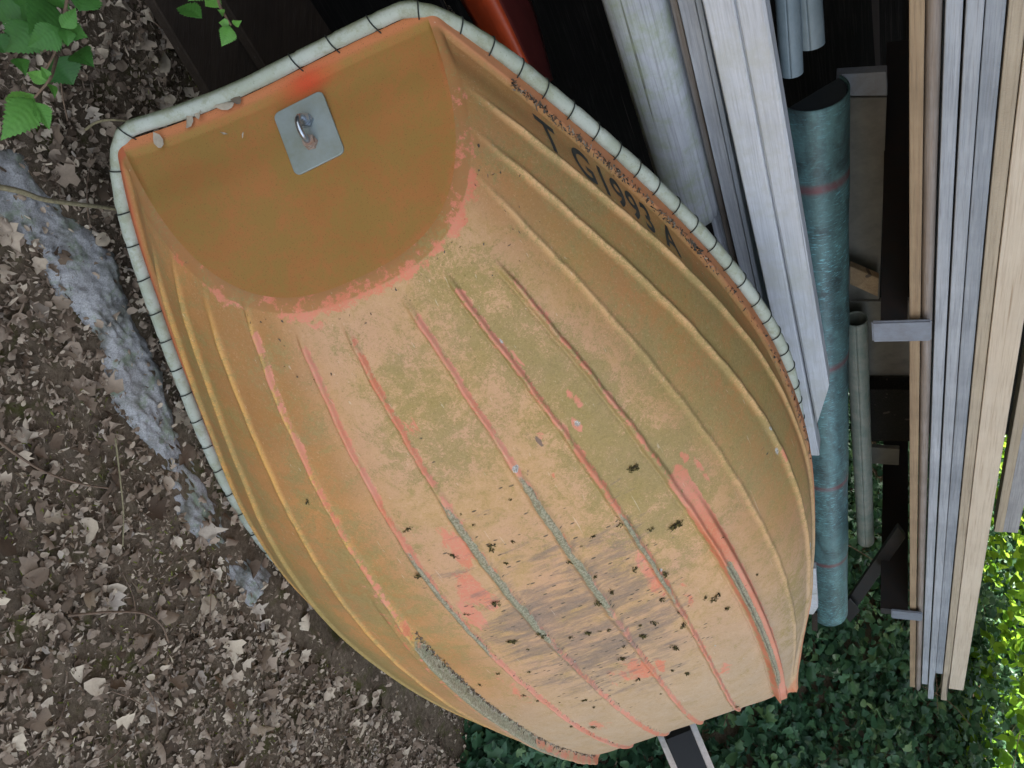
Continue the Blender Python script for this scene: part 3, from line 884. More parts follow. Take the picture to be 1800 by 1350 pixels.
def scatter_leaves(name, pts, nrms, sizes, mat, kinds=(0, 1, 3), tilt=.35, tints=None, nt_=8, seed=1, kind='stuff', lift=.0):
    r = np.random.default_rng(seed)
    temps = [leaf_template(k, r) for k in kinds for _ in range(nt_)]
    N = len(pts)
    which = r.integers(0, len(temps), N)
    VV = []; FF = []; TT = []; base = 0
    a = r.uniform(0, 2 * math.pi, N)
    nr = nrms + r.normal(0, tilt, (N, 3)); nr /= np.linalg.norm(nr, axis=1)[:, None]
    tx_ = np.stack([np.cos(a), np.sin(a), np.zeros(N) + .01], 1)
    tx_ -= nr * (tx_ * nr).sum(1)[:, None]; tx_ /= np.linalg.norm(tx_, axis=1)[:, None]
    ty_ = np.cross(nr, tx_)
    tints = r.uniform(0, 1, N) if tints is None else tints
    for k, (V, T) in enumerate(temps):
        ii = np.where(which == k)[0]
        if not len(ii): continue
        X = V[None, :, 0, None] * tx_[ii][:, None] + V[None, :, 1, None] * ty_[ii][:, None] + V[None, :, 2, None] * nr[ii][:, None]
        X = X * sizes[ii][:, None, None] + pts[ii][:, None] + nrms[ii][:, None] * lift
        nv = len(V)
        VV.append(X.reshape(-1, 3))
        FF.append((T[None] + base + (np.arange(len(ii)) * nv)[:, None, None]).reshape(-1, 3))
        TT.append(np.repeat(tints[ii], nv)); base += nv * len(ii)
    VV = np.concatenate(VV); FF = np.concatenate(FF); TT = np.concatenate(TT)
    me = bpy.data.meshes.new(name)
    me.vertices.add(len(VV)); me.vertices.foreach_set('co', VV.ravel())
    me.loops.add(FF.size); me.loops.foreach_set('vertex_index', FF.ravel().astype(np.int32))
    me.polygons.add(len(FF)); me.polygons.foreach_set('loop_start', np.arange(0, FF.size, 3, dtype=np.int32))
    me.update(calc_edges=True)
    me.polygons.foreach_set('use_smooth', [True] * len(me.polygons))
    at_ = me.attributes.new('tint', 'FLOAT', 'POINT'); at_.data.foreach_set('value', TT.astype(np.float32))
    me.materials.append(mat)
    me.validate()
    o = bpy.data.objects.new(name, me); COL.objects.link(o)
    if kind: o['kind'] = kind
    return o

# debris collected along the upper gunwale step and the lower bilge runner
pts = []; nr = []; sz = []; tn = []
def dl_of(s, t): return float(hull_normal(np.array([s]), np.array([t]))[1][0])
for k in range(1000):
    s = .045 + .46 * rng.random() ** 1.3
    if rng.random() > (1.0 if s < .23 else .3): continue
    t = 1 - (.034 + rng.normal(0, .0026)) / dl_of(s, .96)
    p, n = hull_world(s, t); pts.append(p + n * rng.uniform(0, .004)); nr.append(n); sz.append(rng.uniform(.004, .013)); tn.append(rng.uniform(0, .9) ** 1.6)
for k in range(800):
    s = rng.uniform(.36, .97)
    if rng.random() > (1. if .44 < s < .62 else .45): continue
    t = tline(9, np.array(s)) + (.010 + rng.normal(0, .003)) / dl_of(s, -.4)
    p, n = hull_world(s, float(t)); pts.append(p + n * rng.uniform(0, .003)); nr.append(n); sz.append(rng.uniform(.006, .018)); tn.append(rng.uniform(.15, 1))
for k in range(160):
    j = rng.choice([7, 8]); s = rng.uniform(.3, .9)
    t = tline(int(j), np.array(s)) + (.009 + rng.normal(0, .002)) / dl_of(s, -.1)
    p, n = hull_world(s, float(t)); pts.append(p + n * .001); nr.append(n); sz.append(rng.uniform(.003, .007)); tn.append(rng.uniform(0, .6))
for k in range(60):
    s = .009 + .05 * rng.random() ** 2; t = rng.uniform(-.4, .7)
    p, n = hull_world(s, t); pts.append(p + n * .001); nr.append(n); sz.append(rng.uniform(.003, .008)); tn.append(rng.uniform(0, .5))
scatter_leaves('leaf_debris', np.array(pts), np.array(nr), np.array(sz), M['debris'], kinds=(0, 2, 2), tilt=.8, tints=np.array(tn), seed=3)
o = bpy.data.objects['leaf_debris']; set_props(o, 'dry leaf crumbs caught along the rim and runner of the upturned dinghy', 'leaf debris')

# ------------------------------------------------------------------ ground
def bank_h(x, y):
    q = x * DD[0] + y * DD[1]; n = x * NN[0] + y * NN[1]
    q0 = 3.85 + .1 * np.sin(n * 2.1)
    b = np.maximum(q - q0, 0)
    h = .78 * b - .05 * b ** 2 * (b < 7) - (b >= 7) * (.05 * 49)
    h = np.where(b < 7, .78 * b - .05 * b ** 2, .78 * 7 - .05 * 49 + .02 * (b - 7))
    # the bank comes lower on the camera side
    return h
def ground_z(x, y):
    x = np.asarray(x, float); y = np.asarray(y, float)
    return bank_h(x, y) + .012 * np.sin(x * 5.1 + 1) * np.sin(y * 4.3) + .006 * np.sin(x * 17 + y * 11) + .004 * np.sin(x * 41) * np.sin(y * 37 + 2) - .01

def grid_ax(lo, hi, n, far):
    a = np.linspace(lo, hi, n)
    l = lo - np.geomspace(.05, far, 24)[::-1]; r = hi + np.geomspace(.05, far, 24)
    return np.concatenate([l, a, r])
gx = grid_ax(-1.6, 4.6, 300, 150); gy = grid_ax(.4, 7.5, 330, 150)
X, Y = np.meshgrid(gx, gy, indexing='ij')
Z = ground_z(X, Y)
idx = np.arange(X.size).reshape(X.shape)
fc = np.stack([idx[:-1, :-1], idx[1:, :-1], idx[1:, 1:], idx[:-1, 1:]], -1).reshape(-1, 4)
g = mesh_obj('ground', np.stack([X, Y, Z], -1).reshape(-1, 3), fc, M['ground'], None, True)
g['kind'] = 'structure'

# old concrete edging strip running beside the boat
def strip(name, cl, w, h=.03, label=None):
    path = smoothpath([on_z(*p) for p in cl], 120)
    n = len(path); tg = np.gradient(path, axis=0); tg /= np.linalg.norm(tg, axis=1)[:, None]
    sd_ = np.stack([-tg[:, 1], tg[:, 0], np.zeros(n)], 1)
    prof = np.linspace(-1, 1, 21)
    V = []
    for i in range(n):
        ww = w * (1.5 - .75 * i / n) * (1 + .18 * math.sin(i * .23) + .05 * math.sin(i * .71 + 1))
        for a in prof:
            p = path[i] + sd_[i] * a * ww
            edge_ = 1 - abs(a) ** 5
            p = p.copy(); p[2] = -.02 + h * (1 - .85 * max(0, i / n - .5) / .5) * edge_ + .0015 * math.sin(i * .5 + a * 3) + .003 * rng.normal()
            V.append(p)
    k = len(prof)
    idx = np.arange(n * k).reshape(n, k)
    fc = np.stack([idx[:-1, :-1], idx[1:, :-1], idx[1:, 1:], idx[:-1, 1:]], -1).reshape(-1, 4)
    o = mesh_obj(name, V, fc, M['concrete'], None, True)
    return o
st = strip('concrete_edging', [(-60, 290), (30, 355), (115, 430), (175, 510), (215, 600), (258, 700), (300, 790), (345, 880), (400, 960), (470, 1040)], .060, .030)
st['kind'] = 'structure'
st['label'] = 'rough grey concrete edging strip under the leaves beside the dinghy'

# leaf litter
def px_of(p):
    d = p - CAM; z = d @ FW
    return 900 + F * (d @ UP) / z, 675 + F * (d @ RT) / z
def px_of3(x, y):
    d = np.stack([x, y, np.zeros_like(x)], 1) - CAM; z = d @ FW
    return 900 + F * (d @ UP) / z, 675 + F * (d @ RT) / z
strip_px = np.array([(-60, 270), (30, 350), (120, 425), (175, 500), (215, 590), (258, 690), (300, 790), (345, 880), (420, 980), (520, 1080), (640, 1180), (760, 1270), (900, 1380)], float)
strip_w = np.array([on_z(*p)[:2] for p in strip_px])
def strip_dist(p2):
    a = strip_w[:-1]; b = strip_w[1:]; ab = b - a
    t = np.clip(((p2[:, None] - a) * ab).sum(-1) / (ab ** 2).sum(-1), 0, 1)
    return np.linalg.norm(p2[:, None] - (a + t[..., None] * ab), axis=-1).min(1)
def litter(N, lo, hi, kinds, seed, keep, tilt, tmap=None, name='leaf_litter', mat=None):
    r = np.random.default_rng(seed)
    x = r.uniform(-1.5, 2.7, N * 4); y = r.uniform(.55, 4.2, N * 4)
    u_, v_ = px_of3(x, y)
    ok = (u_ > -90) & (u_ < 1500) & (v_ > -90) & (v_ < 1440)
    x = x[ok][:N]; y = y[ok][:N]
    p2 = np.stack([x, y], 1)
    d = strip_dist(p2)
    # signed side of the strip: towards the boat the litter is wetter and darker
    k = r.random(len(x)) < keep(x, y, d)
    x, y, d = x[k], y[k], d[k]
    z = ground_z(x, y)
    onst = d < .05
    z = z + np.where(onst, .012, 0) + r.uniform(0, .016, len(x))
    n = np.tile([0, 0, 1.], (len(x), 1))
    sz = np.exp(r.uniform(math.log(lo), math.log(hi), len(x)))
    nn_ = x * NN[0] + y * NN[1]
    tint = r.beta(1.6, 1.7, len(x))
    return scatter_leaves(name, np.stack([x, y, z], 1), n, sz, mat or M['litter'], kinds=kinds, tilt=tilt, tints=tint, seed=seed)
def patch(x, y): return np.sin(x * 7.3 + 1.3 * np.sin(y * 5)) * np.sin(y * 6.1 + x * 3.3)
L1 = litter(40000, .010, .028, (0, 3, 1, 2), 11, lambda x, y, d: np.where(d < .055, .16, np.where(patch(x, y) > .45, .45, 1.)), .5)
L1['label'] = 'layer of dead brown leaves covering the ground'; L1['category'] = 'leaf litter'
L2 = litter(4200, .026, .066, (1, 3, 4), 12, lambda x, y, d: np.where(d < .055, .16, .8), .42, name='curled_leaf_litter')
L2['label'] = 'larger curled dead leaves lying on top of the litter'; L2['category'] = 'leaf litter'
L3 = litter(60000, .005, .015, (0, 2, 2), 13, lambda x, y, d: np.where(d < .05, .12, .9), .6, name='leaf_crumbs')
L3['label'] = 'fine leaf crumbs and chaff between the dead leaves'; L3['category'] = 'leaf litter'

# moss cushions
N = 26000
r = np.random.default_rng(21)
x = r.uniform(-1.3, 2.6, N); y = r.uniform(.55, 4., N)
k = (patch(x, y) > .25 + r.normal(0, .12, N)) & (strip_dist(np.stack([x, y], 1)) > .03)
x, y = x[k], y[k]
mo = scatter_leaves('ground_moss', np.stack([x, y, ground_z(x, y) + r.uniform(0, .01, len(x))], 1), np.tile([0, 0, 1.], (len(x), 1)), r.uniform(.006, .014, len(x)), M['mossg'], kinds=(2,), tilt=.9, seed=5)
mo['label'] = 'olive moss growing in patches between the dead leaves'; mo['category'] = 'moss'

# ------------------------------------------------------------------ boards, beams and pipes of the rack
def plank(name, x_edges, y0, n0, depth, mat, label, cat='plank', group=None, y1=1200, wob=0., round_=0., parent=None, rough=.0):
    """x_edges: (x at y0 of the lower edge, x at y0 of the upper edge) of the face on the plane n=n0; the plank runs along the rack"""
    a = on_n(x_edges[0], y0, n0); b = on_n(x_edges[1], y0, n0)
    zl, zh = a[2], b[2]
    # far end: where the face meets pixel row y1
    q1 = (on_n(x_edges[0], y1, n0) @ DD)
    q0 = (a @ DD) - .9
    return beam(name, q0, q1, zl, zh, n0, depth, mat, label, cat, group, wob, round_)

def beam(name, q0, q1, zl, zh, n0, depth, mat, label, cat, group=None, wob=0., round_=0., cham=.0015, tilt=0., yaw=0., cut=0.):
    L = q1 - q0; hw = depth / 2; hh = (zh - zl) / 2
    nx = 48
    if round_:
        k = 14; ring = [(math.cos(a) * hw, math.sin(a) * hh) for a in np.linspace(0, 2 * math.pi, k + 1)[:-1]]
        ring = [(np.sign(a) * abs(a / hw) ** (1 - round_ * .0) * hw * 1., b) for a, b in ring]
    else:
        c = min(cham, hw * .4, hh * .4)
        ring = [(-hw, -hh + c), (-hw, hh - c), (-hw + c, hh), (hw - c, hh), (hw, hh - c), (hw, -hh + c), (hw - c, -hh), (-hw + c, -hh)]
        k = 8
    r = np.random.default_rng(abs(hash((round(q1, 3), round(zl, 3)))) % 2**31)
    p1, p2, p3 = r.uniform(0, 6, 3)
    V = []
    for i in range(nx + 1):
        u = i / nx; xx = L * u
        wy = wob * math.sin(xx * 1.7 + p1) + wob * .35 * math.sin(xx * 5 + p2); wz = wob * .6 * math.sin(xx * 1.3 + p3)
        for a, b in ring:
            V.append((xx * (1 - cut * (b / hh) / L), a + wy, b + wz + tilt * (xx - .8)))
    idx = np.arange((nx + 1) * k).reshape(nx + 1, k)
    Fc = [(int(idx[i, j]), int(idx[i, (j + 1) % k]), int(idx[i + 1, (j + 1) % k]), int(idx[i + 1, j])) for i in range(nx) for j in range(k)]
    Fc += [tuple(int(v) for v in idx[0])[::-1], tuple(int(v) for v in idx[-1])]
    o = mesh_obj(name, V, Fc, mat, None, bool(round_))
    if round_:
        for poly in o.data.polygons[-2:]: poly.use_smooth = False
    c = DD * q0 + NN * (n0 + hw) + ZZ * (zl + hh)
    M4 = Matrix([[DD[0], NN[0], 0, c[0]], [DD[1], NN[1], 0, c[1]], [0, 0, 1, c[2]], [0, 0, 0, 1]])
    o.matrix_world = M4 @ Matrix.Rotation(yaw, 4, 'Z')
    set_props(o, label, cat, group)
    return o

NF = 1.45
GRP = 'planks stacked on the upper rack arms'
# boundaries of the upper stack, read at the left edge of the boat picture (y = 0) -> lower to upper
ST = [
    (1598, 1626, 'w_tan', 1207, .07, 'lowest tan brown plank of the stack, resting on the rack arms', 0, 0),
    (1627, 1659, 'w_brown', 1216, .05, 'rounded grey brown pole, second from the bottom of the plank stack', .001, 1),
    (1663, 1694, 'w_grey', 1208, .08, 'smooth pale grey plank above the rounded pole', .001, 0),
    (1700, 1732, 'w_grey', 1237, .08, 'narrow weathered grey plank between the smooth pale one and the rough sawn one', .0015, 0),
    (1734, 1770, 'w_grey2', 1195, .08, 'rough sawn blue grey plank with a woven looking surface', .001, 0),
    (1775, 1808, 'w_tan2', 1247, .09, 'sawn tan plank lying under the widest pale board', .001, 0),
    (1811, 1893, 'w_fresh', 1229, .12, 'widest and palest fresh board of the stack, with a knot near its end', .001, 0),
]
for i, (xa, xb, mt, ye, dp, lb, wb, rd) in enumerate(ST):
    plank('round_pole' if rd else 'plank', (xa, xb), 0, NF + .002 * (i % 3), dp, M[mt], lb, 'pole' if rd else 'plank', GRP, y1=ye, wob=wb, round_=rd)

# second boards further back on top of the stack
b_ = [(1762, 1790, 935, 1.62, 'w_board', 'short weathered grey board jutting out above the pale board, left of the bushes'), (1748, 1763, 935, 1.60, 'w_tan2', 'narrow offcut tucked between the pale board and the short grey board')]
for x0_, x1_, ye, n0, mt, lb in b_:
    a = on_n(x0_, ye, n0); c = on_n(x1_, ye, n0)
    qe = a @ DD
    beam('plank', qe - 2.2, qe, a[2], c[2], n0, .06, M[mt], lb, 'plank', None, wob=.001)

# rack arms with upright end plates
def rack_arm(px, label):
    x0_, x1_, ya, yb = px
    n0 = NF - .012
    a = on_n(x0_, ya, n0); b = on_n(x1_, ya, n0); c = on_n(x0_, yb, n0)
    q0 = a @ DD; q1 = c @ DD; zl = a[2]; zh = b[2]
    root = empty('rack_arm', tuple(DD * (q0 + q1) / 2 + NN * n0 + ZZ * zl), label, 'rack arm', 'steel arms of the timber rack')
    zt = on_n(1597, ya, NF)[2] - .002
    def bx(name, q0, q1, n0, n1, z0, z1, mat, bev=.004):
        bm = bmesh.new(); bmesh.ops.create_cube(bm, size=1)
        for v in bm.verts:
            v.co = Vector(((v.co.x + .5) * (q1 - q0) + q0, (v.co.y + .5) * (n1 - n0) + n0, (v.co.z + .5) * (z1 - z0) + z0))
        if bev: bmesh.ops.bevel(bm, geom=bm.edges[:], offset=bev, segments=2, affect='EDGES')
        me = bpy.data.meshes.new(name); bm.to_mesh(me); bm.free(); me.materials.append(mat)
        o = bpy.data.objects.new(name, me); COL.objects.link(o); o.parent = root
        M4 = Matrix([[DD[0], NN[0], 0, 0], [DD[1], NN[1], 0, 0], [0, 0, 1, 0], [0, 0, 0, 1]])
        o.matrix_parent_inverse = Matrix.Translation(root.location).inverted()
        o.matrix_basis = M4
        return o
    bx('end_plate', q0, q1, n0 - .010, n0, zl, zh, M['plate_grey'])
    mq = (q0 + q1) / 2
    bx('arm_beam', mq - .035, mq + .03, n0 + .001, n0 + 1.1, on_n(1548, ya, NF)[2], zt, M['rack'], 0)
    return root
rack_arm((1532, 1638, 562, 597), 'dark steel rack arm with a grey upright end plate, the one nearer the camera')
rack_arm((1566, 1622, 1069, 1083), 'dark steel rack arm with a pale end plate near the far ends of the planks')

# lower level: timbers behind the boat's upper rim
def line_beam(name, x0a, x0b, y0, ye, n0, depth, mat, label, cat, **k):
    a = on_n(x0a, y0, n0); b = on_n(x0b, y0, n0)
    q1 = on_n((x0a + x0b) / 2, ye, n0) if False else None
    qa = a @ DD
    qe = end_q(x0a, x0b, y0, ye, n0)
    return beam(name, qa - .8, qe, a[2], b[2], n0, depth, M[mat], label, cat, **k)
def end_q(x0a, x0b, y0, ye, n0):
    z = (on_n(x0a, y0, n0)[2] + on_n(x0b, y0, n0)[2]) / 2
    # find q so that the point (q, n0, z) projects to row ye
    lo, hi = -2., 8.
    for _ in range(50):
        m_ = (lo + hi) / 2; p = DD * m_ + NN * n0 + ZZ * z
        if px_of(p)[1] < ye: lo = m_
        else: hi = m_
    return lo
line_beam('round_log', 1042, 1158, 0, 405, 1.60, .13, 'w_log', 'thick weathered pole with a long crack and green lichen, just above the boat rim', 'pole', wob=.004, round_=1)
line_beam('batten', 1152, 1163, 0, 470, 1.66, .03, 'w_board', 'thin grey batten lying against the thick lichen covered pole', 'batten', wob=.001)
line_beam('batten', 1167, 1179, 0, 500, 1.70, .03, 'w_board', 'thin flaking batten beside the dark sawn strip', 'batten', wob=.001)
line_beam('dark_batten', 1177, 1190, 0, 520, 1.69, .03, 'w_brown', 'dark saw marked strip of wood among the thin battens', 'batten', wob=.001)
line_beam('board', 1191, 1221, 0, 640, 1.64, .10, 'w_board', 'weathered grey board with broken knots left of the white beam', 'board', wob=.001)
line_beam('board', 1222, 1232, 0, 660, 1.63, .10, 'w_grey', 'narrow grey board edge pressed against the white beam', 'board')
def white_beam():
    n0 = 1.56
    a = on_n(1234, 0, n0); b = on_n(1289, 0, n0)
    qe = end_q(1234, 1289, 0, 800, n0)
    o = beam('square_beam', a @ DD - .8, qe, a[2], on_n(1289, 0, n0)[2], n0, .07, M['w_white'], 'large whitened square beam with sawn faces beside the green gutter pipe', 'beam', cham=.003, tilt=.012)
    return o
white_beam()
line_beam('square_beam', 1290, 1343, 0, 715, 1.57, .06, 'w_white', 'upper white beam half with a chamfered end in front of the green pipe', 'beam', cham=.006, tilt=.018, cut=.12)

# gutter pipes
def half_pipe(name, p0, p1, R_, mat, label, flat=(0, 0, 1), ang=0, bands=(), cap=True, ry=1.0, full=False, cat='gutter pipe', hollow=False):
    p0 = np.asarray(p0); p1 = np.asarray(p1); ax = p1 - p0; L = np.linalg.norm(ax); ax /= L
    u = np.cross(ax, ZZ); u /= np.linalg.norm(u); w = np.cross(u, ax)
    root = empty(name, tuple(p0), label, cat)
    M4 = Matrix([[ax[0], u[0], w[0], p0[0]], [ax[1], u[1], w[1], p0[1]], [ax[2], u[2], w[2], p0[2]], [0, 0, 0, 1]])
    root.matrix_world = M4
    n = 220; k = 40
    a0, a1 = (0, 2 * math.pi) if full else (ang - math.pi / 2, ang + math.pi / 2)
    angs = np.linspace(a0, a1, k + 1)
    V = []; band = []
    for i in range(n + 1):
        x = L * i / n
        bl = max([math.exp(-((x - b) / .014) ** 4) for b in bands] + [0])
        rr = R_ * (1 + .012 * math.sin(x * 9) + .008 * math.sin(x * 23 + 1))
        for a in angs:
            V.append((x, rr * math.cos(a), rr * ry * math.sin(a) + .0)); band.append(bl)
    idx = np.arange((n + 1) * (k + 1)).reshape(n + 1, k + 1)
    fc = np.stack([idx[:-1, :-1], idx[1:, :-1], idx[1:, 1:], idx[:-1, 1:]], -1).reshape(-1, 4)
    o = mesh_obj('shell', V, fc, mat, root, True, dict(band=band))
    md = o.modifiers.new('t', 'SOLIDIFY'); md.thickness = .0035; md.offset = -1
    if hollow:
        rr = R_ * .96
        mesh_obj('dark_end', [(.006, rr * math.cos(a), rr * math.sin(a)) for a in angs], [tuple(range(len(angs)))], M['hollow'], root)
    return root
NG = 1.90
pA = on_n(1429, 160, NG); pB = on_n(1457, 1072, 1.58)
bl_ = []
for yb in (300, 618, 828, 965):
    # rows of the dark bands
    t0, t1 = 0., 1.
    for _ in range(40):
        tm = (t0 + t1) / 2
        if px_of(pA + (pB - pA) * tm)[1] < yb: t0 = tm
        else: t1 = tm
    bl_.append(t0 * np.linalg.norm(pB - pA))
RG = .052 * 1.0
half_pipe('gutter_pipe', pA, pB, .5 * 120 / F * ((pA - CAM) @ FW) * .97, M['copper'], 'green patinated copper pipe with dark bands and an open dark end, beside the white beam', ang=math.radians(45), bands=bl_, hollow=True)
# the dark disc in the open end paints the shade inside the pipe
half_pipe('zinc_pipe', on_n(1372, -200, 1.78), on_n(1392, 128, 1.72), .022, M['pipe_grey'], 'grey zinc pipe ending above the green copper pipe, nearer the white beam', full=True)
half_pipe('zinc_pipe', on_n(1405, -200, 1.82), on_n(1426, 78, 1.76), .026, M['pipe_grey'], 'grey zinc pipe with a bluish gleam next to the dark interior', full=True)
half_pipe('old_pipe', on_n(1505, 560, 1.95), on_n(1522, 950, 1.78), .033, M['pipe_old'], 'cracked grey green pipe seen behind the green copper pipe', full=True, cat='pipe')

# panels, struts and posts of the rack interior
def quad_box(name, pxs, n0, th, mat, label, cat):
    """a board whose face is the picture outline pxs on the plane n = n0"""
    A_ = [on_n(x, y, n0) for x, y in pxs]
    c = np.mean(A_, 0)
    k = len(A_)
    V = [a - c for a in A_] + [a - c + NN * th for a in A_]
    Fc = [tuple(range(k)), tuple(range(2 * k - 1, k - 1, -1))] + [(i, k + i, k + (i + 1) % k, (i + 1) % k) for i in range(k)]
    o = mesh_obj(name, V, Fc, mat)
    bm = bmesh.new(); bm.from_mesh(o.data); bmesh.ops.recalc_face_normals(bm, faces=bm.faces[:])
    bmesh.ops.bevel(bm, geom=bm.edges[:], offset=.002, segments=1, affect='EDGES'); bm.to_mesh(o.data); bm.free()
    o.location = c
    return set_props(o, label, cat)
quad_box('grey_panel', [(1470, 172), (1559, 172), (1545, 540), (1470, 540)], 2.05, .02, M['panel'], 'large dull grey panel standing in the dark behind the green pipe', 'panel')
quad_box('panel_edge', [(1470, 132), (1559, 127), (1560, 169), (1470, 169)], 2.03, .03, M['plate_grey'], 'dark bluish board at the head of the large grey panel', 'board')
quad_box('diagonal_batten', [(1494, 468), (1545, 490), (1543, 522), (1494, 500)], 1.98, .025, M['w_tan'], 'short tan batten set at a slant in front of the grey panel', 'batten')
quad_box('grey_panel', [(1480, 530), (1600, 530), (1600, 682), (1480, 682)], 2.04, .02, M['panel'], 'lower grey panel behind the nearer rack arm', 'panel')
quad_box('pale_board', [(1515, 786), (1581, 790), (1580, 818), (1515, 814)], 2.0, .02, M['panel'], 'pale board end above the ivy seen through the rack', 'board')
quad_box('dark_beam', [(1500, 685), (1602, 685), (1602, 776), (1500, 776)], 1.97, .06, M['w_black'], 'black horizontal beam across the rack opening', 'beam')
quad_box('steel_strut', [(1486, 1060), (1578, 925), (1592, 945), (1500, 1078)], 1.66, .02, M['rack'], 'slanting dark steel strut under the far rack arm', 'strut')
quad_box('foot_plate', [(1476, 1072), (1494, 1052), (1512, 1074), (1494, 1095)], 1.62, .006, M['rack'], 'small pointed steel plate at the end of the green pipe', 'plate')
quad_box('white_board', [(1412, 1000), (1434, 1000), (1438, 1068), (1430, 1080), (1410, 1080)], 1.45, .03, M['w_white'], 'end of a white board showing past the edge of the bow', 'board')
quad_box('board_stub', [(1427, 1078), (1437, 1078), (1437, 1110), (1427, 1108)], 1.50, .012, M['w_dark'], 'small dark stub under the white board end', 'board')

# added dark walls and overhead sheet behind the rack, to block the sun
def slab(name, q0, q1, n0, n1, z0, z1, mat, label, cat, kind=None):
    bm = bmesh.new(); bmesh.ops.create_cube(bm, size=1)
    for v in bm.verts: v.co = Vector((v.co.x * (q1 - q0), v.co.y * (n1 - n0), v.co.z * (z1 - z0)))
    bmesh.ops.bevel(bm, geom=bm.edges[:], offset=.003, segments=1, affect='EDGES')
    me = bpy.data.meshes.new(name); bm.to_mesh(me); bm.free(); me.materials.append(mat)
    o = bpy.data.objects.new(name, me); COL.objects.link(o)
    c = DD * (q0 + q1) / 2 + NN * (n0 + n1) / 2 + ZZ * (z0 + z1) / 2
    o.matrix_world = Matrix([[DD[0], NN[0], 0, c[0]], [DD[1], NN[1], 0, c[1]], [0, 0, 1, c[2]], [0, 0, 0, 1]])
    return set_props(o, label, cat, None, kind)
shade_shed = empty('shade_shed', tuple(DD * 0 + NN * 2.9), 'added dark wooden shelter behind the timber rack, out of view overhead, blocking the sun', 'shade_shed')
def shedpart(*a):
    o = slab(*a, None, None); o.parent = shade_shed; o.matrix_parent_inverse = Matrix.Translation(shade_shed.location).inverted(); return o
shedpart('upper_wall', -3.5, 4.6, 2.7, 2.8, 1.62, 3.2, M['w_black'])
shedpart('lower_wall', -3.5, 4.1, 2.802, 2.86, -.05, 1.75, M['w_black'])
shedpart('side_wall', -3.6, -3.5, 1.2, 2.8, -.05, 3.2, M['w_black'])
shedpart('shade_roof', -4.0, 6.7, .15, 5.6, 2.9, 2.96, M['tin'])  # added out of view, stretched to keep sun off boat and ivy
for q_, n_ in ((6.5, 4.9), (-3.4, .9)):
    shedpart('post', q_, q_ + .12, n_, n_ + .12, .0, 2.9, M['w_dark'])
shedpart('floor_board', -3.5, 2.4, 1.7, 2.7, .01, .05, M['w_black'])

# dark wet boards lying behind the stern
def free_board(name, pxs, zs, th, mat, label, cat, sub=False):
    A_ = [on_z(x, y, z) for (x, y), z in zip(pxs, zs)]
    c = np.mean(A_, 0); k = len(A_)
    nn_ = np.cross(A_[1] - A_[0], A_[2] - A_[0]); nn_ /= np.linalg.norm(nn_)
    if nn_ @ (CAM - c) > 0: nn_ = -nn_
    V = [a - c for a in A_] + [a - c + nn_ * th for a in A_]
    Fc = [tuple(range(k)), tuple(range(2 * k - 1, k - 1, -1))] + [(i, k + i, k + (i + 1) % k, (i + 1) % k) for i in range(k)]
    o = mesh_obj(name, V, Fc, mat)
    bm = bmesh.new(); bm.from_mesh(o.data); bmesh.ops.recalc_face_normals(bm, faces=bm.faces[:])
    bmesh.ops.bevel(bm, geom=bm.edges[:], offset=.003, segments=1, affect='EDGES'); bm.to_mesh(o.data); bm.free()
    o.location = c
    return set_props(o, label, cat)
free_board('dark_board', [(245, -40), (360, -40), (470, 140), (385, 190)], (.10, .12, .12, .10), .03, M['w_dark'], 'wet dark brown board on the litter behind the stern, the one nearer the leaves', 'board')
free_board('dark_board', [(368, -40), (520, -40), (600, 80), (478, 135)], (.16, .18, .18, .16), .03, M['w_dark'], 'wet dark brown board behind the stern, further from the leaf litter', 'board')

# another orange boat end standing behind
def other_boat():
    dep = 2.15
    root = empty('orange_boat', tuple(at(860, 20, dep)), 'bright orange red boat end poking out behind the stern of the dinghy', 'boat')
    n = 30
    def strip_(L_, R_, d0, d1, bulge):
        V = []
        for i in range(n + 1):
            t = i / n
            a = np.array(L_(t)); b = np.array(R_(t))
            for j in range(9):
                u = j / 8; q = a * (1 - u) + b * u
                V.append(at(q[0], q[1], d0 + (d1 - d0) * u - bulge * math.sin(math.pi * u) + .0 * t) - np.array(root.location))
        idx = np.arange((n + 1) * 9).reshape(n + 1, 9)
        fc = np.stack([idx[:-1, :-1], idx[1:, :-1], idx[1:, 1:], idx[:-1, 1:]], -1).reshape(-1, 4)
        return V, fc
    lf = lambda t: (700 + 240 * t, -190 + 420 * t)
    ridge = lambda t: (760 + 190 * t ** .8, -190 + 350 * t)
    rgt = lambda t: (840 + 130 * t ** .9 + 15 * math.sin(3 * t), -190 + 330 * t)
    V, fc = strip_(lf, ridge, dep + .1, dep - .05, .05); o = mesh_obj('hull_side', V, fc, M['orange2'], root, True); o.modifiers.new('s', 'SOLIDIFY').thickness = .006
    V, fc = strip_(ridge, rgt, dep - .05, dep + .12, .01); o = mesh_obj('hull_bottom', V, fc, M['redbrown'], root, True); o.modifiers.new('s', 'SOLIDIFY').thickness = .006
    return root
other_boat()

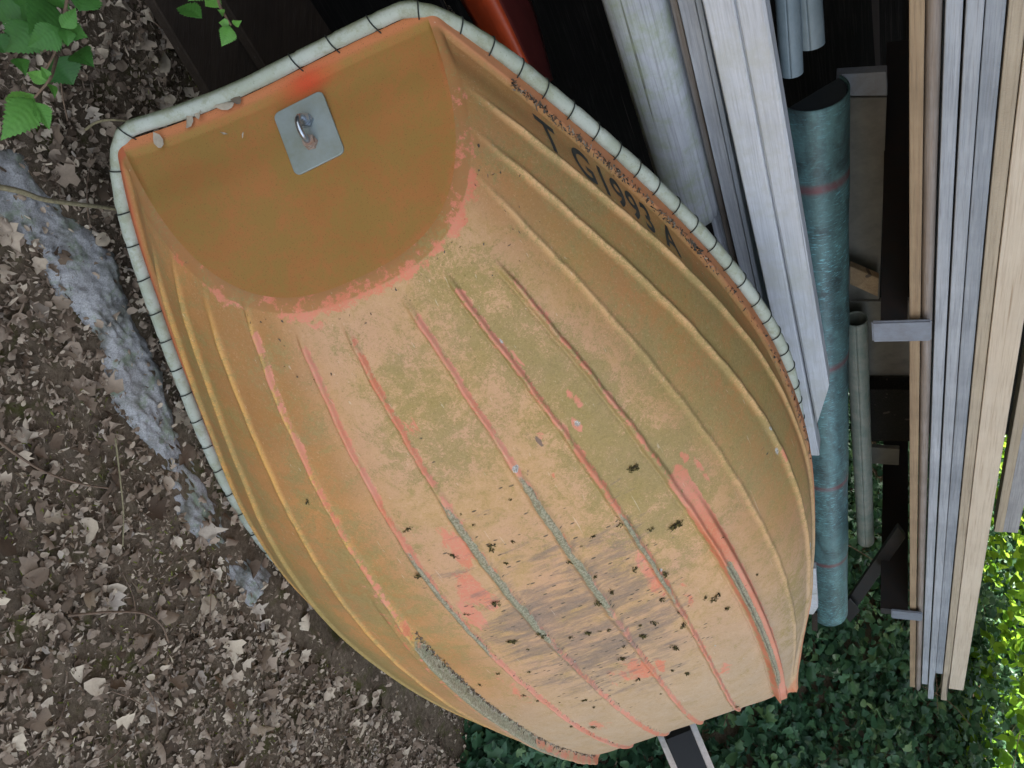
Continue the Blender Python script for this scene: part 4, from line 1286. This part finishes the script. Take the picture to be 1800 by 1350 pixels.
# bow bracket: two aluminium bars either side of a dark box under the bow
def bracket():
    root = empty('launching_trolley', tuple(at(1200, 1330, 3.3)), 'trolley frame of two bright metal bars around a dark block under the bow', 'trolley')
    L0 = np.array(root.location)
    for (xa, ya, xb, yb) in ((1160, 1292, 1198, 1380), (1218, 1275, 1262, 1380)):
        a = at(xa, ya, 3.34); b = at(xb, yb, 3.15)
        ax = (b - a) / np.linalg.norm(b - a); sd_ = np.cross(ax, FW); sd_ /= np.linalg.norm(sd_); up_ = np.cross(sd_, ax)
        V = []
        for p in (a - ax * .1, b + ax * .25):
            for (i, j) in ((-1, -1), (1, -1), (1, 1), (-1, 1)):
                V.append(p + sd_ * i * .011 + up_ * j * .02 - L0)
        Fc = [(0, 1, 2, 3), (7, 6, 5, 4), (0, 4, 5, 1), (1, 5, 6, 2), (2, 6, 7, 3), (3, 7, 4, 0)]
        mesh_obj('side_rail', V, Fc, M['alu'], root)
    c = [at(x, y, 3.36) - L0 for x, y in ((1172, 1300), (1222, 1280), (1262, 1400), (1200, 1400))]
    V = c + [v + FW * .12 for v in c]
    mesh_obj('dark_block', V, [(0, 1, 2, 3), (7, 6, 5, 4), (0, 4, 5, 1), (1, 5, 6, 2), (2, 6, 7, 3), (3, 7, 4, 0)], M['black'], root)
bracket()

# ------------------------------------------------------------------ rope and twigs
def twig(name, pxs, r, mat, label, cat, z=.02, zs=None):
    pts = [on_z(x, y, (zs[i] if zs else z)) for i, (x, y) in enumerate(pxs)]
    pa = smoothpath(pts, 50)
    c = pa[0].copy()
    V, Fc = tube_data(pa - c, r, 7, rfun=lambda u: 1 - .35 * u)
    o = mesh_obj(name, V, Fc, mat, None, True); o.location = c
    return set_props(o, label, cat)
twig('rope', [(-40, 322), (30, 335), (75, 350), (130, 358), (190, 365), (235, 372)], .006, M['rope'], 'old straw coloured rope lying across the concrete towards the stern corner', 'rope', zs=[.04, .045, .045, .04, .035, .03])
twig('twig', [(150, 228), (170, 215), (200, 211), (250, 217)], .003, M['rope'], 'thin yellowish twig sticking out at the stern corner of the white tube', 'twig', zs=[.09, .14, .18, .20])
twig('twig', [(-10, 770), (30, 800), (80, 830), (140, 850), (190, 858)], .003, M['twig'], 'brown twig on the litter at the far left of the photo', 'twig', z=.03)
twig('twig', [(203, 770), (210, 830), (217, 900), (216, 960)], .0022, M['debris'] if False else M['rope'], 'straight dry stalk beside the concrete edging', 'twig', z=.035)
twig('twig', [(120, 1082), (190, 1076), (250, 1078), (283, 1098), (297, 1130)], .003, M['twig'], 'curved reddish twig on the moss patch', 'twig', zs=[.02, .035, .04, .035, .02])
twig('twig', [(250, 1200), (268, 1225), (277, 1260), (272, 1310)], .0022, M['twig'], 'slim bent twig near the bottom of the leaf litter', 'twig', z=.03)

# ------------------------------------------------------------------ bramble plants
def bramble_leaf(mb_v, mb_f, tint, base, tip, nrm, w, r, ti):
    ax = tip - base; L = np.linalg.norm(ax); ax /= L
    sd_ = np.cross(nrm, ax); sd_ /= np.linalg.norm(sd_); up_ = np.cross(ax, sd_)
    n = 40; KS = np.linspace(-1, 1, 11)
    c0 = len(mb_v)
    for i in range(n + 1):
        u = i / n
        half = w * 1.08 * max(0., math.sin(math.pi * min(u, 1) ** .66)) ** 1.05 * (1 - .35 * u ** 3)
        tt_ = (u * 14) % 1
        tooth = .84 + .26 * tt_
        arch = -.35 * L * (u - .35) ** 2
        for s_ in KS:
            edge_ = abs(s_) > .95
            hh = half * s_ * (tooth if edge_ else 1)
            zz = arch + abs(s_) * half * .22 + .016 * L * abs(math.sin(math.pi * (u * 9 - abs(s_) * 1.5))) * min(1, half / w + .1) * (0 if s_ == 0 else 1)
            mb_v.append(base + ax * (u * L + (.02 * L * tt_ if edge_ else 0) + .06 * L * abs(s_)* (1 - u)) + sd_ * hh + up_ * zz); tint.append(max(0, min(1, ti + .10 * (tt_ - .5))))
    for i in range(n):
        for k_ in range(10):
            a = c0 + i * 11 + k_
            mb_f.append((a, a + 1, a + 12, a + 11))
def bramble(name, label, leaves, stem, mat_t=.5):
    root = empty(name, tuple(stem[0]), label, 'bramble')
    c = np.array(stem[0])
    pa = smoothpath(stem, 30)
    V, Fc = tube_data(pa - c, .0028, 7, rfun=lambda u: 1 - .5 * u)
    mesh_obj('stem', V, Fc, M['twig'], root, True)
    r = np.random.default_rng(4)
    for (bx_, by_, tx__, ty__, w, dep, ti) in leaves:
        V = []; Fc = []; tn_ = []
        a = at(bx_, by_, dep); b = at(tx__, ty__, dep + r.uniform(-.03, .03))
        nn_ = CAM - a; nn_ /= np.linalg.norm(nn_); nn_ = nn_ + np.array([r.uniform(-.3, .3), r.uniform(-.3, .3), .5]); nn_ /= np.linalg.norm(nn_)
        bramble_leaf(V, Fc, tn_, a - c, b - c, nn_, w * dep / F, r, ti)
        me = mesh_obj('leaf', V, Fc, M['bramble'], root, True, dict(tint=tn_))
        # short stalk
    return root
D1 = 1.25
bramble('bramble_shoot', 'large serrated green bramble leaves in the corner of the photo above the litter', [
    (70, 0, 20, -70, 30, D1, .2), (100, 10, 55, 60, 42, D1, .25), (75, -20, 125, 15, 20, D1, .45), (98, 8, 10, 15, 38, D1 + .02, .18), (108, 50, 135, 15, 15, D1 - .03, .6),
    (105, 48, 50, 85, 26, D1 - .02, .35), (112, 52, 148, 62, 24, D1, .3), (95, 100, 130, 150, 36, D1 + .05, .05), (115, 50, 120, 80, 14, D1 - .02, .4), (-15, 60, 12, 95, 20, D1, .1), (60, 40, 10, 95, 34, D1 + .03, .3), (140, 20, 150, -40, 30, D1 + .02, .35), (40, -10, -30, 30, 40, D1 + .02, .25), (130, 90, 162, 112, 22, D1 + .04, .2), (30, 100, 45, 128, 14, D1 + .02, .45)],
    [at(125, -40, D1), at(110, 40, D1 + .01), at(95, 95, D1 + .03), at(70, 140, D1 + .06)])
D2 = 1.22
bramble('bramble_shoot', 'fresh light green bramble sprig below the large dark leaves at the photo edge', [
    (60, 168, 0, 180, 14, D2, .85), (60, 172, 5, 245, 28, D2, .8), (62, 178, 90, 228, 16, D2, .75), (58, 165, 35, 192, 12, D2 + .01, .9), (85, 145, 45, 125, 12, D2, .9), (88, 142, 72, 116, 8, D2, .8), (88, 146, 98, 168, 8, D2, .7), (50, 178, 10, 200, 15, D2 + .01, .8)],
    [at(100, 100, D2 + .05), at(90, 135, D2), at(75, 155, D2), at(60, 172, D2)])
D3 = 1.25
bramble('bramble_shoot', 'small bright bramble sprig hanging over the dark boards behind the stern', [
    (355, 30, 305, 5, 17, D3, .35), (372, -25, 335, 0, 15, D3, .7), (385, -10, 360, 15, 14, D3, .8), (405, 45, 391, 82, 15, D3, .8), (404, 42, 384, 40, 8, D3, .85), (408, 42, 424, 38, 7, D3, .8), (395, 25, 385, 18, 6, D3, .9)],
    [at(375, -50, D3), at(385, 5, D3), at(397, 30, D3), at(406, 44, D3)])

# ------------------------------------------------------------------ ivy bank and sunlit bushes
def bank_normal(x, y):
    e = .02
    dx = (bank_h(x + e, y) - bank_h(x - e, y)) / (2 * e); dy = (bank_h(x, y + e) - bank_h(x, y - e)) / (2 * e)
    n = np.stack([-dx, -dy, np.ones_like(dx)], 1); return n / np.linalg.norm(n, axis=1)[:, None]
def bank_leaves(name, N, qr, nrange, size, mat, seed, kinds, lift, label, cat, tilt=.6, face=.5):
    r = np.random.default_rng(seed)
    q = qr[0] + (qr[1] - qr[0]) * r.random(N) ** 1.3; n = r.uniform(*nrange, N)
    x = DD[0] * q + NN[0] * n; y = DD[1] * q + NN[1] * n
    nr_ = bank_normal(x, y)
    z = ground_z(x, y)
    clump = .5 + .5 * np.sin(q * 6 + 2 * np.sin(n * 4)) * np.sin(n * 5.3 + 1)
    p = np.stack([x, y, z], 1) + nr_ * (r.random(N) ** 1.5 * lift * (.4 + 1.1 * clump))[:, None]
    to = CAM - p; to /= np.linalg.norm(to, axis=1)[:, None]
    nr_ = nr_ * .6 + np.array([0, 0, .5]) + to * face; nr_ /= np.linalg.norm(nr_, axis=1)[:, None]
    tint = np.clip(r.beta(1.5, 2.2, N) + .2 * (clump - .5), 0, 1)
    o = scatter_leaves(name, p, nr_, r.uniform(*size, N), mat, kinds=kinds, tilt=tilt, tints=tint, seed=seed)
    return set_props(o, label, cat)
bank_leaves('ivy', 52000, (3.3, 8.6), (-1.6, 4.4), (.035, .085), M['ivy'], 31, (4, 3, 4), .22, 'dark green ivy covering the bank behind the bow and under the rack', 'ivy')
bank_leaves('ivy_growth', 9000, (6.7, 10.5), (-.5, 6), (.05, .12), M['bush'], 32, (0, 3), .7, 'sunlit yellow green shrubs growing on the top of the bank', 'shrubs', tilt=.8)
# light sprays of smaller leaves among the ivy
def stems():
    r = np.random.default_rng(9)
    mb = MB()
    for k in range(34):
        q = r.uniform(4.3, 7.5); n = r.uniform(.3, 3)
        p = DD * q + NN * n; z = float(ground_z(p[0], p[1]))
        a = np.array([p[0], p[1], z]); d = np.array([r.normal(), r.normal(), r.uniform(.2, 1.)]); d /= np.linalg.norm(d); L_ = r.uniform(.3, .8)
        pa = smoothpath([a, a + d * L_ * .5 + np.array([0, 0, .08]), a + d * L_ + np.array([0, 0, .02])], 14)
        mb.tube(pa, r.uniform(.0015, .003), 5)
    o = mb.build('dry_stems', M['twig'], None, True)
    return set_props(o, 'thin dry stems and runners tangled through the ivy', 'stems', None, 'stuff')
stems()
# a low leafy weed right under the bow

# unseen trunk and crown, added beyond the rack to shade the bank
def shade_tree():
    r = np.random.default_rng(77)
    c = DD * 8.1 + NN * 4.7; zb = float(ground_z(c[0], c[1]))
    root = empty('shade_tree', (c[0], c[1], zb), 'broad leafed crown on a trunk, added out of view to shade the bank', 'shade_tree')
    mb = MB(); tips = []
    top = np.array([0, 0, 1.5])
    mb.tube(smoothpath([(0, 0, -.1), (.05, .03, .8), top], 16), .11, 10, rfun=lambda u: 1 - .35 * u)
    for k in range(11):
        a = r.uniform(0, 6.28); st_ = np.array([.04, .02, r.uniform(.7, 1.5)])
        e = st_ + np.array([math.cos(a) * r.uniform(.8, 1.7), math.sin(a) * r.uniform(.8, 1.7), r.uniform(.2, 1.3)])
        mb.tube(smoothpath([st_, (st_ + e) / 2 + np.array([0, 0, .15]), e], 10), .045, 7, rfun=lambda u: 1 - .7 * u)
        tips.append(e); tips.append((st_ + e) / 2)
    mb.build('trunk', M['twig'], root, True)
    tips = np.array(tips); N = 13000
    w = r.integers(0, len(tips), N)
    p = tips[w] + r.normal(0, .30, (N, 3)) * np.array([1, 1, .7])
    n = r.normal(0, 1, (N, 3)); n[:, 2] = np.abs(n[:, 2]) + .3; n /= np.linalg.norm(n, axis=1)[:, None]
    o = scatter_leaves('crown', p, n, r.uniform(.06, .12, N), M['ivy'], kinds=(0, 3), seed=78, kind=None)
    o.parent = root
shade_tree()

# pale winged seeds and curled scraps caught on the stern rim
for i, (x, y, sz_, kd) in enumerate([(402, 186, .040, 0), (420, 178, .026, 3), (335, 216, .034, 0), (356, 204, .024, 0), (283, 250, .036, 0), (398, 238, .016, 2), (432, 242, .012, 2)]):
    q = ray_transom(x, y); p = BT + BM @ q
    nrm_ = np.array([-1, 0, -HB['rake']]); nrm_ /= np.linalg.norm(nrm_); nw_ = BM @ nrm_
    if nw_ @ (CAM - p) < 0: nw_ = -nw_
    o = scatter_leaves('winged_seed', (np.array([p]) + nw_ * .004) * 0, np.array([nw_]), np.array([sz_]), M['debris'], kinds=(kd,), tilt=.25, tints=np.array([.95 if i not in (1,) else .4]), seed=90 + i, kind=None)
    o.location = p + nw_ * .012
    set_props(o, 'pale dry winged seed caught under the white tube on the stern of the dinghy', 'seed', 'winged seeds on the stern')

def twig_litter():
    r = np.random.default_rng(55); mb = MB(); k = 0
    while k < 150:
        x = r.uniform(-1.4, 2.3); y = r.uniform(.6, 3.6)
        a = r.uniform(0, 6.28); L_ = r.uniform(.03, .16)
        p = np.array([x, y, float(ground_z(x, y)) + .018]); d = np.array([math.cos(a), math.sin(a), r.normal(0, .05)])
        b = np.array([-d[1], d[0], 0]) * r.normal(0, .12) * L_
        mb.tube(smoothpath([p, p + d * L_ * .5 + b, p + d * L_], 6), r.uniform(.0008, .0020), 5); k += 1
    return set_props(mb.build('twig_litter', M['twig'], None, True), 'thin broken twigs scattered through the dead leaves', 'twigs', None, 'stuff')
twig_litter()
